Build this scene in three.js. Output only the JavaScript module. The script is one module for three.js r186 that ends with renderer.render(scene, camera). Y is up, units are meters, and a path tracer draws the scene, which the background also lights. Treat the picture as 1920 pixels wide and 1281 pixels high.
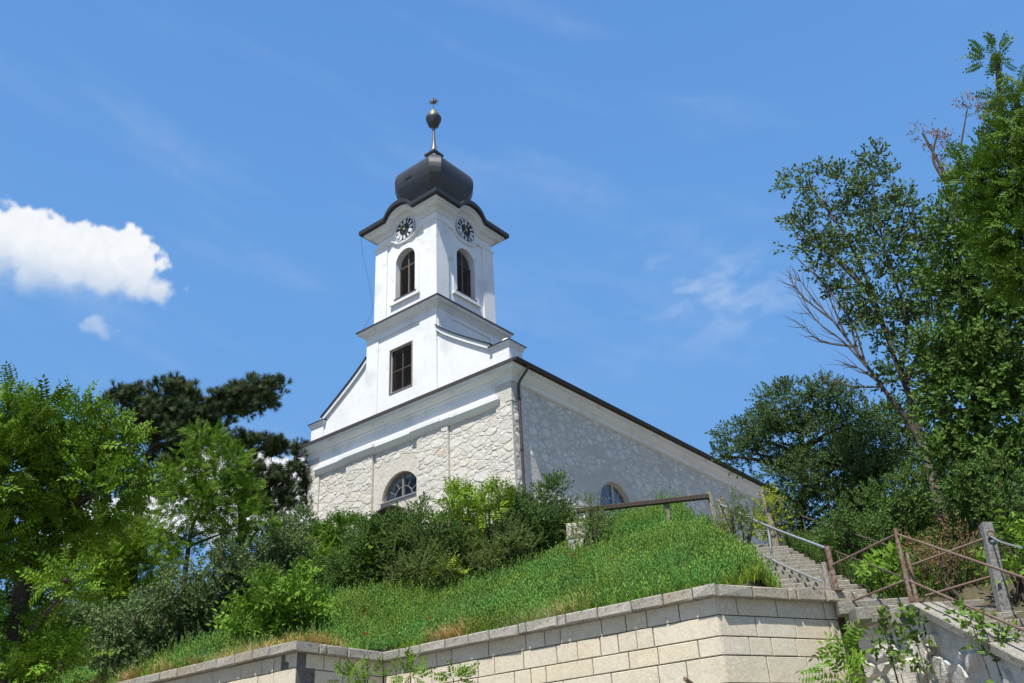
import * as THREE from 'three';
import { mergeGeometries, toCreasedNormals } from 'three/addons/utils/BufferGeometryUtils.js';
import { ImprovedNoise } from 'three/addons/math/ImprovedNoise.js';

// ------------------------------------------------------------------ camera, sky, sun, exposure
// metres; x runs along the church front (0 = near corner), z = 0 is the church front, the nave goes to -z; y = 0 is the photographer's eye
const scene = new THREE.Scene();
const camera = new THREE.PerspectiveCamera(41.48, 1024 / 683, 0.1, 3000);
camera.position.set(17.91, 0, 22.74);
camera.quaternion.setFromRotationMatrix(new THREE.Matrix4().makeBasis(
  new THREE.Vector3(0.77073, -0.04759, -0.63538),
  new THREE.Vector3(0.33139, 0.88166, 0.33593),
  new THREE.Vector3(0.54420, -0.46947, 0.69530)));
scene.add(camera);

const renderer = new THREE.WebGLRenderer({ antialias: true });
renderer.setSize(1024, 683);
renderer.toneMapping = THREE.LinearToneMapping;
renderer.toneMappingExposure = 1.42;
renderer.shadowMap.enabled = true;

const SUN = new THREE.Vector3(0.154, 1, 0.49).normalize();
const sun = new THREE.DirectionalLight(new THREE.Color(1.0, 0.955, 0.87), 5.0);
sun.position.copy(SUN).multiplyScalar(120).add(new THREE.Vector3(2, 5, 0));
sun.target.position.set(2, 5, 0);
sun.castShadow = true;
sun.shadow.radius = 1;
sun.shadow.mapSize.set(4096, 4096);
Object.assign(sun.shadow.camera, { left: -45, right: 45, top: 45, bottom: -45, near: 1, far: 260 });
scene.add(sun, sun.target);

const rng = (seed) => { let a = seed >>> 0; return () => { a = (a + 0x6D2B79F5) | 0; let t = Math.imul(a ^ (a >>> 15), 1 | a); t = (t + Math.imul(t ^ (t >>> 7), 61 | t)) ^ t; return ((t ^ (t >>> 14)) >>> 0) / 4294967296; }; };
const PN = new ImprovedNoise();
const fbm = (x, y, z, o = 4) => { let s = 0, a = 0.5, f = 1; for (let i = 0; i < o; i++) { s += a * PN.noise(x * f, y * f, z * f); a *= 0.5; f *= 2.03; } return s; };
const sstep = (a, b, x) => { const t = Math.min(1, Math.max(0, (x - a) / (b - a))); return t * t * (3 - 2 * t); };
const lerp = (a, b, t) => a + (b - a) * t;

// the sky: clear summer blue, paler towards the horizon, with fair-weather cumulus and a few thin wisps
{
  const W = 4096, Hh = 2048, D = new Float32Array(W * Hh * 4), DEG = Math.PI / 180;
  const sunAz = Math.atan2(SUN.z, SUN.x) / DEG, sunEl = Math.asin(SUN.y) / DEG;
  const clouds = [];          // each: puffs [az, el, r] in degrees, and its flat base
  const addCloud = (puffs, base, thin = 1) => {
    let a0 = 1e9, a1 = -1e9, e0 = 1e9, e1 = -1e9;
    for (const [a, e, r] of puffs) { const k = 1 / Math.cos(e * DEG); a0 = Math.min(a0, a - 2.2 * r * k); a1 = Math.max(a1, a + 2.2 * r * k); e0 = Math.min(e0, e - 2.2 * r); e1 = Math.max(e1, e + 2.2 * r); }
    clouds.push({ puffs, base, thin, a0, a1, e0, e1 });
  };
  addCloud([[-162.4, 31.4, 1.6], [-160.9, 31.8, 1.4], [-159.5, 31.6, 1.4], [-158, 31.6, 1.3], [-156.7, 31.6, 1.3], [-155.3, 32, 1.45], [-154.1, 31.3, 1.2], [-160.4, 29.7, 1.5], [-158.3, 30.1, 1.4], [-156.1, 30.1, 1.3], [-154.1, 30.1, 1.05], [-152.7, 29.8, .75], [-164.4, 30.8, 2.2], [-166.5, 29.6, 2.4], [-163.8, 28.9, 1.9], [-168.5, 30, 2]], 28.4);
  addCloud([[-156, 27.4, .62], [-156.5, 27.5, .4], [-155.5, 27.1, .4]], 26.2, 0.55);
  addCloud([[-151.1, 30.3, .26]], 29.5, 0.4);
  addCloud([[-143.2, 19.5, 1.3], [-144.9, 19.8, 1.3], [-146.5, 19.1, 1.4], [-148.2, 20, 1.1], [-148.9, 18.4, 1.7], [-150.6, 17, 1.7], [-143.8, 18.2, 1.7], [-152.2, 15.7, 2], [-146.9, 17.2, 2], [-142.4, 18.2, 1.4], [-154.8, 15.5, 2.2]], 13.5);
  const cr = rng(77);
  for (let c = 0; c < 26; c++) {           // the same kind of cloud all round, outside the frame
    const az = -60 + 225 * (c + cr()) / 26, el = 12 + 26 * cr(), w = 2 + 5 * cr(), puffs = [];
    for (let k = 0; k < 9; k++) puffs.push([az + (cr() - 0.5) * 2.4 * w, el + cr() * 0.5 * w, 0.8 + 0.28 * w * cr()]);
    addCloud(puffs, el - 0.9);
  }
  for (let j = 0; j < Hh; j++) {
    const el = ((j + 0.5) / Hh - 0.5) * 180, t = Math.max(0, el);
    const k = Math.exp(-t / 17), k2 = Math.exp(-t / 4.5);
    const hi = sstep(15, 95, t);
    const br = 0.145 - 0.085 * hi + 0.10 * k + 0.12 * k2, bg = 0.375 - 0.185 * hi + 0.10 * k + 0.08 * k2, bb = 0.80 - 0.20 * hi + 0.04 * k;
    for (let i = 0; i < W; i++) {
      const az = ((i + 0.5) / W - 0.5) * 360, p = (j * W + i) * 4;
      let da = Math.abs(az - sunAz); if (da > 180) da = 360 - da;
      const cosg = Math.sin(el * DEG) * Math.sin(sunEl * DEG) + Math.cos(el * DEG) * Math.cos(sunEl * DEG) * Math.cos(da * DEG);
      const g = Math.acos(Math.min(1, Math.max(-1, cosg))) / DEG;
      const glow = 0.35 * Math.exp(-g / 16);
      let r = br + glow * 0.9, gg = bg + glow * 0.9, b = bb + glow * 0.7;
      if (el > 8) {                         // thin cirrus veils
        let veil = 0;
        if (el < 58) {
          const x = az * Math.cos(el * DEG) * 0.13, y = el * 0.2;
          const n = fbm(x + 0.6 * y, y * 0.8 - 0.3 * x + 3, 5.5, 3);
          veil = sstep(0.0, 0.5, n * 0.8 + 0.34 * Math.exp(-(((az + 114.2) / 6) ** 2) - ((el - 30) / 3.5) ** 2)) * 0.13;
          if (veil > 0.01) veil *= 0.55 + 0.9 * Math.max(0, fbm(x * 4 + y, y * 9 - x * 6, 2.1, 3) + 0.35);
        }
        if (el > 24 && el < 40 && az > -128 && az < -102) { const x = az * 0.8, w = Math.exp(-(((az + 113.6 + 0.5 * (el - 30)) / 4.5) ** 2) - ((el - 29.8) / 3.0) ** 2); veil += 0.34 * w * sstep(-0.12, 0.42, fbm(x * 0.35 + el * 0.3, el * 0.75 - x * 0.25, 12.4, 5)); }
        r += veil * 0.55; gg += veil * 0.42; b += veil * 0.18;
      }
      for (const c of clouds) {
        if (az < c.a0 || az > c.a1 || el < c.e0 || el > c.e1) continue;
        const ce = Math.cos(el * DEG);
        const wx = az * ce + 0.9 * fbm(az * 0.9, el * 0.9, 1.7, 4), wy = el + 0.9 * fbm(az * 0.9 + 9, el * 0.9, 4.2, 4);
        let d = 0;
        for (const [a, e, rr] of c.puffs) { const q = 1 - Math.hypot(wx - a * ce, (wy - e) * 1.1) / (rr * 1.2); if (q > -0.3) d += Math.exp(7 * q); }
        if (d === 0) continue;
        d = Math.log(d) / 7;
        d += 0.30 * fbm(az * 1.7, el * 1.7, 8.1, 5);
        const low = sstep(c.base + 3.4, c.base + 0.2, el), soft = 0.20 + 0.65 * low;
        let al = sstep(-0.04, soft, d) * sstep(c.base - 1.2, c.base + 1.6, el + 0.9 * fbm(az * 0.8, 3.3, 1, 3));
        al *= c.thin * (1 - 0.25 * low);
        if (al <= 0) continue;
        const lit = sstep(c.base - 0.4, c.base + 3.4, el + 1.6 * fbm(az * 0.55, el * 0.55, 6, 4)) * (0.86 + 0.14 * sstep(-0.25, 0.25, fbm(az * 1.3, el * 1.3, 3.7, 4)));
        const cR = lerp(0.58, 0.97, lit), cG = lerp(0.70, 0.985, lit), cB = lerp(0.84, 1.02, lit);
        r = lerp(r, cR, al); gg = lerp(gg, cG, al); b = lerp(b, cB, al);
      }
      D[p] = r; D[p + 1] = gg; D[p + 2] = b; D[p + 3] = 1;
    }
  }
  const sky = new THREE.DataTexture(D, W, Hh, THREE.RGBAFormat, THREE.FloatType);
  sky.mapping = THREE.EquirectangularReflectionMapping;
  sky.magFilter = sky.minFilter = THREE.LinearFilter;
  sky.needsUpdate = true;
  scene.background = sky;
  scene.environment = sky;
  scene.backgroundIntensity = 0.68;
  scene.environmentIntensity = 0.68;
}

// ------------------------------------------------------------------ helpers: things, parts, names
const taken = {};
const numbered = (n) => { const k = taken[n] = (taken[n] ?? -1) + 1; return k ? `${n}_${String(k).padStart(3, '0')}` : n; };
function thing(name, label, category, base = [0, 0, 0], group) {
  const o = new THREE.Group(); o.name = numbered(name); o.position.set(...base);
  o.userData = { label, category }; if (group) o.userData.group = group;
  scene.add(o); return o;
}
const shade = (m) => { m.castShadow = true; m.receiveShadow = true; return m; };
const rootOf = (o) => { while (o.parent && o.parent !== scene) o = o.parent; return o; };
// geometry is written in world metres and moved into the thing's own frame
function part(name, geo, mat, parent, label) {
  const b = rootOf(parent).position; geo.translate(-b.x, -b.y, -b.z);
  const m = shade(new THREE.Mesh(geo, mat)); m.name = name; if (label) m.userData.label = label;
  parent.add(m); return m;
}
function group(name, parent) { const g = new THREE.Group(); g.name = name; parent.add(g); return g; }
function structure(name, geo, mat) { const m = shade(new THREE.Mesh(geo, mat)); m.name = name; m.userData.kind = 'structure'; scene.add(m); return m; }

// uv in metres by the way each face points
function boxUV(g) {
  if (g.index) g = g.toNonIndexed();
  if (!g.attributes.normal) g.computeVertexNormals();
  const p = g.attributes.position, uv = new Float32Array(p.count * 2), a = new THREE.Vector3(), b = new THREE.Vector3(), c = new THREE.Vector3();
  for (let i = 0; i < p.count; i += 3) {
    a.fromBufferAttribute(p, i); b.fromBufferAttribute(p, i + 1).sub(a); c.fromBufferAttribute(p, i + 2).sub(a); b.cross(c);
    const ax = Math.abs(b.x), ay = Math.abs(b.y), az = Math.abs(b.z);
    for (let k = 0; k < 3; k++) {
      const x = p.getX(i + k), y = p.getY(i + k), z = p.getZ(i + k);
      if (ay >= ax && ay >= az) { uv[(i + k) * 2] = x; uv[(i + k) * 2 + 1] = z; }
      else if (ax > az) { uv[(i + k) * 2] = z; uv[(i + k) * 2 + 1] = y; }
      else { uv[(i + k) * 2] = x; uv[(i + k) * 2 + 1] = y; }
    }
  }
  g.setAttribute('uv', new THREE.BufferAttribute(uv, 2)); return g;
}
const plain = (g) => { if (g.index) g = g.toNonIndexed(); for (const k of Object.keys(g.attributes)) if (!['position', 'normal', 'uv'].includes(k)) g.deleteAttribute(k); if (!g.attributes.normal) g.computeVertexNormals(); if (!g.attributes.uv) boxUV(g); return g; };
const merge = (list) => mergeGeometries(list.map(plain), false);
const box = (x0, x1, y0, y1, z0, z1) => boxUV(new THREE.BoxGeometry(x1 - x0, y1 - y0, z1 - z0).translate((x0 + x1) / 2, (y0 + y1) / 2, (z0 + z1) / 2));
function tris(arr) { const g = new THREE.BufferGeometry(); g.setAttribute('position', new THREE.Float32BufferAttribute(arr, 3)); g.computeVertexNormals(); return g; }
const quad = (o, a, b, c, d) => o.push(...a, ...b, ...c, ...a, ...c, ...d);

// a box with its front edges chamfered: o = lower left corner of the front, e = along, n = outward
function block(o, e, n, w, h, d, ch, jit = () => 0) {
  const P = (u, v, k) => [o[0] + e[0] * u + n[0] * k, o[1] + v, o[2] + e[2] * u + n[2] * k], t = [];
  const B = [[0, 0], [w, 0], [w, h], [0, h]], j = B.map(() => [jit(), jit(), jit()]);
  const back = B.map(([u, v]) => P(u, v, -d)), mid = B.map(([u, v]) => P(u, v, -ch));
  const fr = B.map(([u, v], i) => P(u + (u ? -ch : ch) + j[i][0], v + (v ? -ch : ch) + j[i][1], j[i][2]));
  for (let i = 0; i < 4; i++) { const k = (i + 1) % 4; quad(t, back[i], back[k], mid[k], mid[i]); quad(t, mid[i], mid[k], fr[k], fr[i]); }
  quad(t, ...fr);
  return boxUV(tris(t));
}
// moulding along a path in plan; path points {x, z, ox, oz, dy} with the mitred outward offset per metre of projection
function sweep(path, profile, closed, yAt) {
  const t = [], n = path.length, at = (i, k) => { const q = path[i % n], [p, y] = profile[k]; return [q.x + q.ox * p, yAt ? yAt(q, p, y) : y, q.z + q.oz * p]; };
  for (let i = 0; i < (closed ? n : n - 1); i++) for (let k = 0; k < profile.length - 1; k++) quad(t, at(i, k), at(i + 1, k), at(i + 1, k + 1), at(i, k + 1));
  return boxUV(toCreasedNormals(tris(t), 0.6));
}
function ringPath(cx, cz, h, n = 1) {       // square ring, counter-clockwise seen from above, u = place along each side
  const c = [[-1, 1], [1, 1], [1, -1], [-1, -1]], out = [];
  for (let s = 0; s < 4; s++) {
    const [ax, az] = c[s], [bx, bz] = c[(s + 1) % 4], mx = (ax + bx) / 2, mz = (az + bz) / 2;
    for (let i = 0; i < n; i++) { const f = i / n, x = lerp(ax, bx, f), z = lerp(az, bz, f); out.push({ x: cx + x * h, z: cz + z * h, ox: i ? mx : ax, oz: i ? mz : az, u: (f * 2 - 1) * h }); }
  }
  return out;
}
function taperTube(pts, r0, r1, seg = 6, rings = 0) {
  const curve = new THREE.CatmullRomCurve3(pts.map((p) => p.isVector3 ? p : new THREE.Vector3(...p)));
  const n = rings || Math.max(3, pts.length * 3), fr = curve.computeFrenetFrames(n, false), t = [], ring = [];
  for (let i = 0; i <= n; i++) {
    const c = curve.getPoint(i / n), r = lerp(r0, r1, i / n), a = [];
    for (let k = 0; k < seg; k++) { const th = k / seg * 2 * Math.PI; const v = fr.normals[i].clone().multiplyScalar(Math.cos(th) * r).addScaledVector(fr.binormals[i], Math.sin(th) * r).add(c); a.push([v.x, v.y, v.z]); }
    ring.push(a);
  }
  for (let i = 0; i < n; i++) for (let k = 0; k < seg; k++) { const m = (k + 1) % seg; quad(t, ring[i][k], ring[i][m], ring[i + 1][m], ring[i + 1][k]); }
  for (let k = 1; k < seg - 1; k++) { t.push(...ring[0][0], ...ring[0][k + 1], ...ring[0][k]); t.push(...ring[n][0], ...ring[n][k], ...ring[n][k + 1]); }
  return boxUV(toCreasedNormals(tris(t), 0.9));
}
function rod(a, b, r, seg = 8, r2 = r) {
  const A = new THREE.Vector3(...a), B = new THREE.Vector3(...b), L = A.distanceTo(B);
  const g = new THREE.CylinderGeometry(r2, r, L, seg, 1).translate(0, L / 2, 0);
  g.applyQuaternion(new THREE.Quaternion().setFromUnitVectors(new THREE.Vector3(0, 1, 0), B.sub(A).normalize())).translate(A.x, A.y, A.z);
  return g;
}
// a squared timber from a to b
function beam(a, b, w, h, roll = 0) {
  const A = new THREE.Vector3(...a), B = new THREE.Vector3(...b), L = A.distanceTo(B), d = B.clone().sub(A).normalize();
  const up = Math.abs(d.y) > 0.8 ? new THREE.Vector3(Math.sin(roll), 0, Math.cos(roll)) : new THREE.Vector3(0, 1, 0), s = new THREE.Vector3().crossVectors(d, up).normalize(), u = new THREE.Vector3().crossVectors(s, d);
  const c = Math.min(w, h) * 0.12, sec = [[-w / 2 + c, -h / 2], [w / 2 - c, -h / 2], [w / 2, -h / 2 + c], [w / 2, h / 2 - c], [w / 2 - c, h / 2], [-w / 2 + c, h / 2], [-w / 2, h / 2 - c], [-w / 2, -h / 2 + c]], t = [];
  const P = (q, e) => { const v = e.clone().addScaledVector(s, q[0]).addScaledVector(u, q[1]); return [v.x, v.y, v.z]; };
  const a8 = sec.map((q) => P(q, A)), b8 = sec.map((q) => P(q, B));
  for (let i = 0; i < 8; i++) { const k = (i + 1) % 8; quad(t, a8[i], a8[k], b8[k], b8[i]); }
  for (let i = 1; i < 7; i++) { t.push(...a8[0], ...a8[i + 1], ...a8[i]); t.push(...b8[0], ...b8[i], ...b8[i + 1]); }
  return boxUV(tris(t));
}

// ------------------------------------------------------------------ procedural surfaces
function tex(size, metres, f, srgb) {       // f(x, y in 0..1, noise) -> [r, g, b]; tileable noise
  const d = new Uint8Array(size * size * 4);
  for (let j = 0; j < size; j++) for (let i = 0; i < size; i++) {
    const c = f(i / size, j / size), p = (j * size + i) * 4;
    d[p] = Math.max(0, Math.min(255, c[0] * 255)); d[p + 1] = Math.max(0, Math.min(255, c[1] * 255)); d[p + 2] = Math.max(0, Math.min(255, c[2] * 255)); d[p + 3] = 255;
  }
  const t = new THREE.DataTexture(d, size, size); t.wrapS = t.wrapT = THREE.RepeatWrapping; t.magFilter = THREE.LinearFilter; t.minFilter = THREE.LinearMipmapLinearFilter; t.generateMipmaps = true;
  t.repeat.set(1 / metres, 1 / metres); if (srgb) t.colorSpace = THREE.SRGBColorSpace; t.needsUpdate = true; return t;
}
const tn = (x, y, f, s, o = 4) => {         // tileable fbm on the unit square
  const g = (u, v) => fbm(u * f, v * f, s, o);
  return lerp(lerp(g(x, y), g(x - 1, y), x), lerp(g(x, y - 1), g(x - 1, y - 1), x), y);
};
const grey = (v) => [v, v, v];
const T = {
  plaster: tex(512, 4.3, (x, y) => { const a = tn(x, y, 4, 1), b = tn(x, y, 22, 2, 3), st = sstep(0.14, 0.42, tn(x * 1, y, 7, 9)); const st2 = sstep(0.05, 0.3, tn(x, y, 3, 7, 5)); const v = 0.955 + 0.07 * a + 0.06 * b - 0.14 * st - 0.06 * st2; return [v, v - 0.004 - 0.012 * st, v - 0.010 - 0.03 * st]; }, true),
  plasterBump: tex(512, 1.6, (x, y) => grey(0.5 + 0.5 * tn(x, y, 9, 3, 5) + 0.25 * tn(x, y, 60, 5, 2))),
  stone: tex(512, 1.7, (x, y) => { const a = tn(x, y, 5, 11), b = tn(x, y, 26, 12, 4), p = sstep(0.18, 0.4, tn(x, y, 14, 18, 3)); const v = 0.92 + 0.13 * a + 0.14 * b - 0.12 * p; return [v, v - 0.012 + 0.02 * a, v - 0.035 + 0.03 * a]; }, true),
  stoneBump: tex(512, 0.9, (x, y) => grey(0.5 + 0.7 * tn(x, y, 7, 13, 5) + 0.3 * tn(x, y, 48, 15, 3))),
  ashlar: tex(512, 1.35, (x, y) => { const a = tn(x, y, 3, 21), b = tn(x, y, 38, 22, 3), c = tn(x, y, 14, 24, 3); const st = sstep(0.16, 0.4, tn(x, y, 6, 27, 5)); const v = 0.93 + 0.10 * a + 0.2 * b + 0.12 * c - 0.10 * st; return [v, v - 0.01 + 0.015 * a, v - 0.03 + 0.035 * a]; }, true),
  concrete: tex(512, 1.1, (x, y) => { const a = tn(x, y, 4, 31), b = tn(x, y, 36, 32, 3), k = sstep(0.06, 0.3, tn(x, y, 13, 34, 5)); const v = 0.86 + 0.16 * a + 0.5 * b - 0.30 * k; return [v, v - 0.008, v - 0.03]; }, true),
  concreteBump: tex(512, 0.6, (x, y) => grey(0.5 + 0.5 * tn(x, y, 12, 36, 3) + 0.7 * tn(x, y, 70, 37, 2))),
  wood: tex(512, 1.0, (x, y) => { const g = tn(x, y, 40, 41, 2) * 0.4 + tn(x * 1, y, 6, 42, 3); const f = Math.sin((x * 16 + g * 2.2) * Math.PI * 2) * 0.08; const v = 0.82 + f + 0.25 * tn(x, y, 30, 43, 3); return [v, v - 0.02, v - 0.05]; }, true),
  rust: tex(256, 0.5, (x, y) => { const a = sstep(-0.15, 0.25, tn(x, y, 8, 51, 4)), b = tn(x, y, 40, 52, 2); return [lerp(0.62, 0.50, a) + 0.2 * b, lerp(0.60, 0.30, a) + 0.15 * b, lerp(0.58, 0.20, a) + 0.1 * b]; }, true),
  earth: tex(512, 2.5, (x, y) => { const a = tn(x, y, 6, 61), b = tn(x, y, 40, 62, 3); const v = 0.75 + 0.3 * a + 0.3 * b; return [v, v * 0.98, v * 0.9]; }, true),
  bark: tex(256, 0.7, (x, y) => { const v = 0.75 + 0.5 * tn(x, y, 9, 71, 4) + 0.2 * tn(x, y, 40, 72, 2); return [v, v * 0.97, v * 0.93]; }, true),
  metal: tex(256, 2.0, (x, y) => { const a = tn(x, y, 5, 81), b = tn(x, y, 30, 82, 3); const v = 0.9 + 0.2 * a + 0.12 * b; return grey(v); }, true),
};
const std = (r, g, b, o = {}) => new THREE.MeshStandardMaterial({ color: new THREE.Color().setRGB(r, g, b), roughness: 0.9, side: THREE.DoubleSide, ...o });
const M = {
  white: std(0.80, 0.81, 0.81, { map: T.plaster, bumpMap: T.plasterBump, bumpScale: 0.004 }),
  trim: std(0.78, 0.80, 0.80, { map: T.plaster, bumpMap: T.plasterBump, bumpScale: 0.003 }),
  mortar: std(0.66, 0.63, 0.58, { map: T.stone, bumpMap: T.stoneBump, bumpScale: 0.02 }),
  rubble: [[0.74, 0.72, 0.67], [0.78, 0.765, 0.73], [0.71, 0.685, 0.63], [0.75, 0.71, 0.63], [0.68, 0.66, 0.61], [0.68, 0.57, 0.49]].map((c) => std(...c, { map: T.stone, bumpMap: T.stoneBump, bumpScale: 0.03 })),
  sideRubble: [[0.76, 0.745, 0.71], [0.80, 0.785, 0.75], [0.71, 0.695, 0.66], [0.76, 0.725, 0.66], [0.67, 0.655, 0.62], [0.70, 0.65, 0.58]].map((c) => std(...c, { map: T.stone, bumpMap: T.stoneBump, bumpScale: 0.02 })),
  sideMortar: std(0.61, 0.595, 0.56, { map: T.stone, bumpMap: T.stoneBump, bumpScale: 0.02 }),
  darkMetal: std(0.032, 0.031, 0.031, { roughness: 0.5, metalness: 0.15, map: T.metal }),
  stemMetal: std(0.16, 0.15, 0.165, { roughness: 0.45, metalness: 0.3, map: T.metal }),
  railMetal: std(0.36, 0.34, 0.31, { roughness: 0.6, metalness: 0.3, map: T.rust }),
  dome: std(0.055, 0.058, 0.060, { roughness: 0.46, metalness: 0.15, map: T.metal }),
  brownMetal: std(0.075, 0.060, 0.052, { roughness: 0.55, metalness: 0.2, map: T.metal }),
  patina: std(0.16, 0.20, 0.13, { roughness: 0.5, metalness: 0.4, map: T.metal }),
  slat: std(0.15, 0.125, 0.115, { roughness: 0.8, map: T.wood }),
  slatFrame: std(0.075, 0.062, 0.058, { roughness: 0.8, map: T.wood }),
  greyFrame: std(0.30, 0.28, 0.27, { roughness: 0.8, map: T.wood }),
  whiteFrame: std(0.66, 0.66, 0.64, { roughness: 0.6, map: T.wood }),
  clockFace: std(0.012, 0.013, 0.018, { roughness: 0.5 }),
  clockWhite: std(0.75, 0.75, 0.73, { roughness: 0.6 }),
  gold: std(0.62, 0.47, 0.20, { roughness: 0.4, metalness: 0.6 }),
  glass: new THREE.MeshPhysicalMaterial({ color: new THREE.Color().setRGB(0.62, 0.70, 0.80), transmission: 1, thickness: 0, roughness: 0.05, ior: 1.9, side: THREE.DoubleSide }),
  curtain: std(0.17, 0.21, 0.30, { roughness: 1 }),
  ashlar: [[0.68, 0.62, 0.49], [0.70, 0.645, 0.52], [0.66, 0.605, 0.485], [0.69, 0.62, 0.475], [0.675, 0.625, 0.51]].map((c) => std(...c, { map: T.ashlar, bumpMap: T.concreteBump, bumpScale: 0.006 })),
  joint: std(0.17, 0.16, 0.155, { map: T.concrete }),
  coping: [[0.45, 0.42, 0.37], [0.50, 0.47, 0.42], [0.41, 0.39, 0.35], [0.47, 0.42, 0.34]].map((c) => std(...c, { map: T.concrete, bumpMap: T.concreteBump, bumpScale: 0.012 })),
  step: [[0.33, 0.31, 0.27], [0.36, 0.34, 0.30], [0.30, 0.285, 0.25]].map((c) => std(...c, { map: T.concrete, bumpMap: T.concreteBump, bumpScale: 0.006 })),
  lime: [[0.60, 0.59, 0.56], [0.64, 0.63, 0.61], [0.55, 0.54, 0.50], [0.58, 0.55, 0.49]].map((c) => std(...c, { map: T.stone, bumpMap: T.stoneBump, bumpScale: 0.05 })),
  limeMortar: std(0.60, 0.59, 0.56, { map: T.stone, bumpMap: T.stoneBump, bumpScale: 0.05 }),
  greyPost: std(0.25, 0.255, 0.25, { map: T.concrete, bumpMap: T.concreteBump, bumpScale: 0.01 }),
  oldWood: std(0.30, 0.27, 0.24, { map: T.wood }),
  darkWood: std(0.075, 0.055, 0.048, { map: T.wood }),
  galvanised: std(0.52, 0.54, 0.56, { roughness: 0.45, metalness: 0.55, map: T.metal }),
  rust: std(0.52, 0.46, 0.41, { map: T.rust, roughness: 0.85 }),
  soil: std(0.12, 0.105, 0.06, { map: T.earth }),
  gravel: std(0.46, 0.42, 0.34, { map: T.concrete, bumpMap: T.concreteBump, bumpScale: 0.02 }),
  asphalt: std(0.30, 0.285, 0.26, { map: T.concrete }),
  roof: std(0.06, 0.055, 0.055, { roughness: 0.6, map: T.metal }),
  bark: std(0.12, 0.095, 0.075, { map: T.bark, bumpMap: T.bark, bumpScale: 0.02 }),
  greyBark: std(0.17, 0.15, 0.135, { map: T.bark }),
  paleBark: std(0.30, 0.26, 0.22, { map: T.bark, bumpMap: T.bark, bumpScale: 0.02 }),
  pineBark: std(0.13, 0.09, 0.07, { map: T.bark, bumpMap: T.bark, bumpScale: 0.03 }),
  door: std(0.07, 0.045, 0.032, { map: T.wood }),
};

// ------------------------------------------------------------------ ground and bank
const SR = [0.825, -0.565], SD = [0.565, 0.825];             // stairs: across to the right, and down
const ST = (s, y, t) => [s * SR[0] + t * SD[0], y, s * SR[1] + t * SD[1]];
function H(x, z) {                                            // height of the ground behind the retaining wall
  const k = sstep(0, 1, (5.0 - x) / 3.5), z0 = 10.7 + 2 * k;
  let bank = Math.min(7.0, Math.max(2.7, 2.7 + 0.5 * (z0 - z)));
  bank += 0.16 * fbm(x * 0.35, z * 0.35, 2.2, 3) * sstep(12.8, 10, z);
  const s = SR[0] * x + SR[1] * z, t = SD[0] * x + SD[1] * z;
  const ys = Math.min(5.05, Math.max(-1.62, 5 - 0.413 * (t - 9.3)));
  const r = ys - 0.2 + Math.min(3, Math.max(0, s - 7.0) * 0.3) + (s > 6.3 && t < 15 ? 0.12 : 0);
  const w = sstep(4.45, 5.1, s);
  return lerp(bank, r, w);
}
const wallZ = (x) => x < 5.25 ? 12.8 : x < 12 ? 10.85 : x < 13.2 ? 10.85 - (x - 12) * 1.78 : x < 14.3 ? 8.72 + (x - 13.2) * 0.5 : x < 19.4 ? 9.4 + (x - 14.3) * 1.44 : 16.8;
{
  const g = new THREE.PlaneGeometry(3000, 3000).rotateX(-Math.PI / 2).translate(0, -1.6, 0);
  structure('ground', boxUV(g), M.asphalt);
  const t = [], xs = [], P = (x, f) => { const z = lerp(wallZ(x), -75, f); return [x, H(x, z), z]; };
  for (let x = -60; x <= 60.01; x += (x > -12 && x < 20 ? 0.4 : 3)) xs.push(Math.min(x, 60));
  xs.push(5.248, 5.252); xs.sort((a, b) => a - b);
  const fs = []; for (let i = 0; i <= 90; i++) fs.push((i / 90) ** 2.4);
  for (let i = 0; i < xs.length - 1; i++) for (let k = 0; k < fs.length - 1; k++) quad(t, P(xs[i], fs[k]), P(xs[i + 1], fs[k]), P(xs[i + 1], fs[k + 1]), P(xs[i], fs[k + 1]));
  for (let i = 0; i < xs.length - 1; i++) { const a = P(xs[i], 0), b = P(xs[i + 1], 0); quad(t, [a[0], -1.7, a[2]], [b[0], -1.7, b[2]], b, a); }
  structure('hillside', boxUV(toCreasedNormals(tris(t), 1)), M.soil);
}

{ // pale gravel path round the near side of the church
  const t = [], P = (x, z) => [x, H(x, z) + 0.05, z];
  for (let x = 0.25; x < 5.2; x += 0.5) for (let z = 1.4; z > -23; z -= 0.5) quad(t, P(x, z), P(x + 0.5, z), P(x + 0.5, z - 0.5), P(x, z - 0.5));
  for (let x = -11; x < 0.2; x += 0.5) for (let z = 2.6; z > 0.6; z -= 0.5) quad(t, P(x, z), P(x + 0.5, z), P(x + 0.5, z - 0.5), P(x, z - 0.5));
  structure('churchyard_path', boxUV(toCreasedNormals(tris(t), 1)), M.gravel);
}

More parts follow.
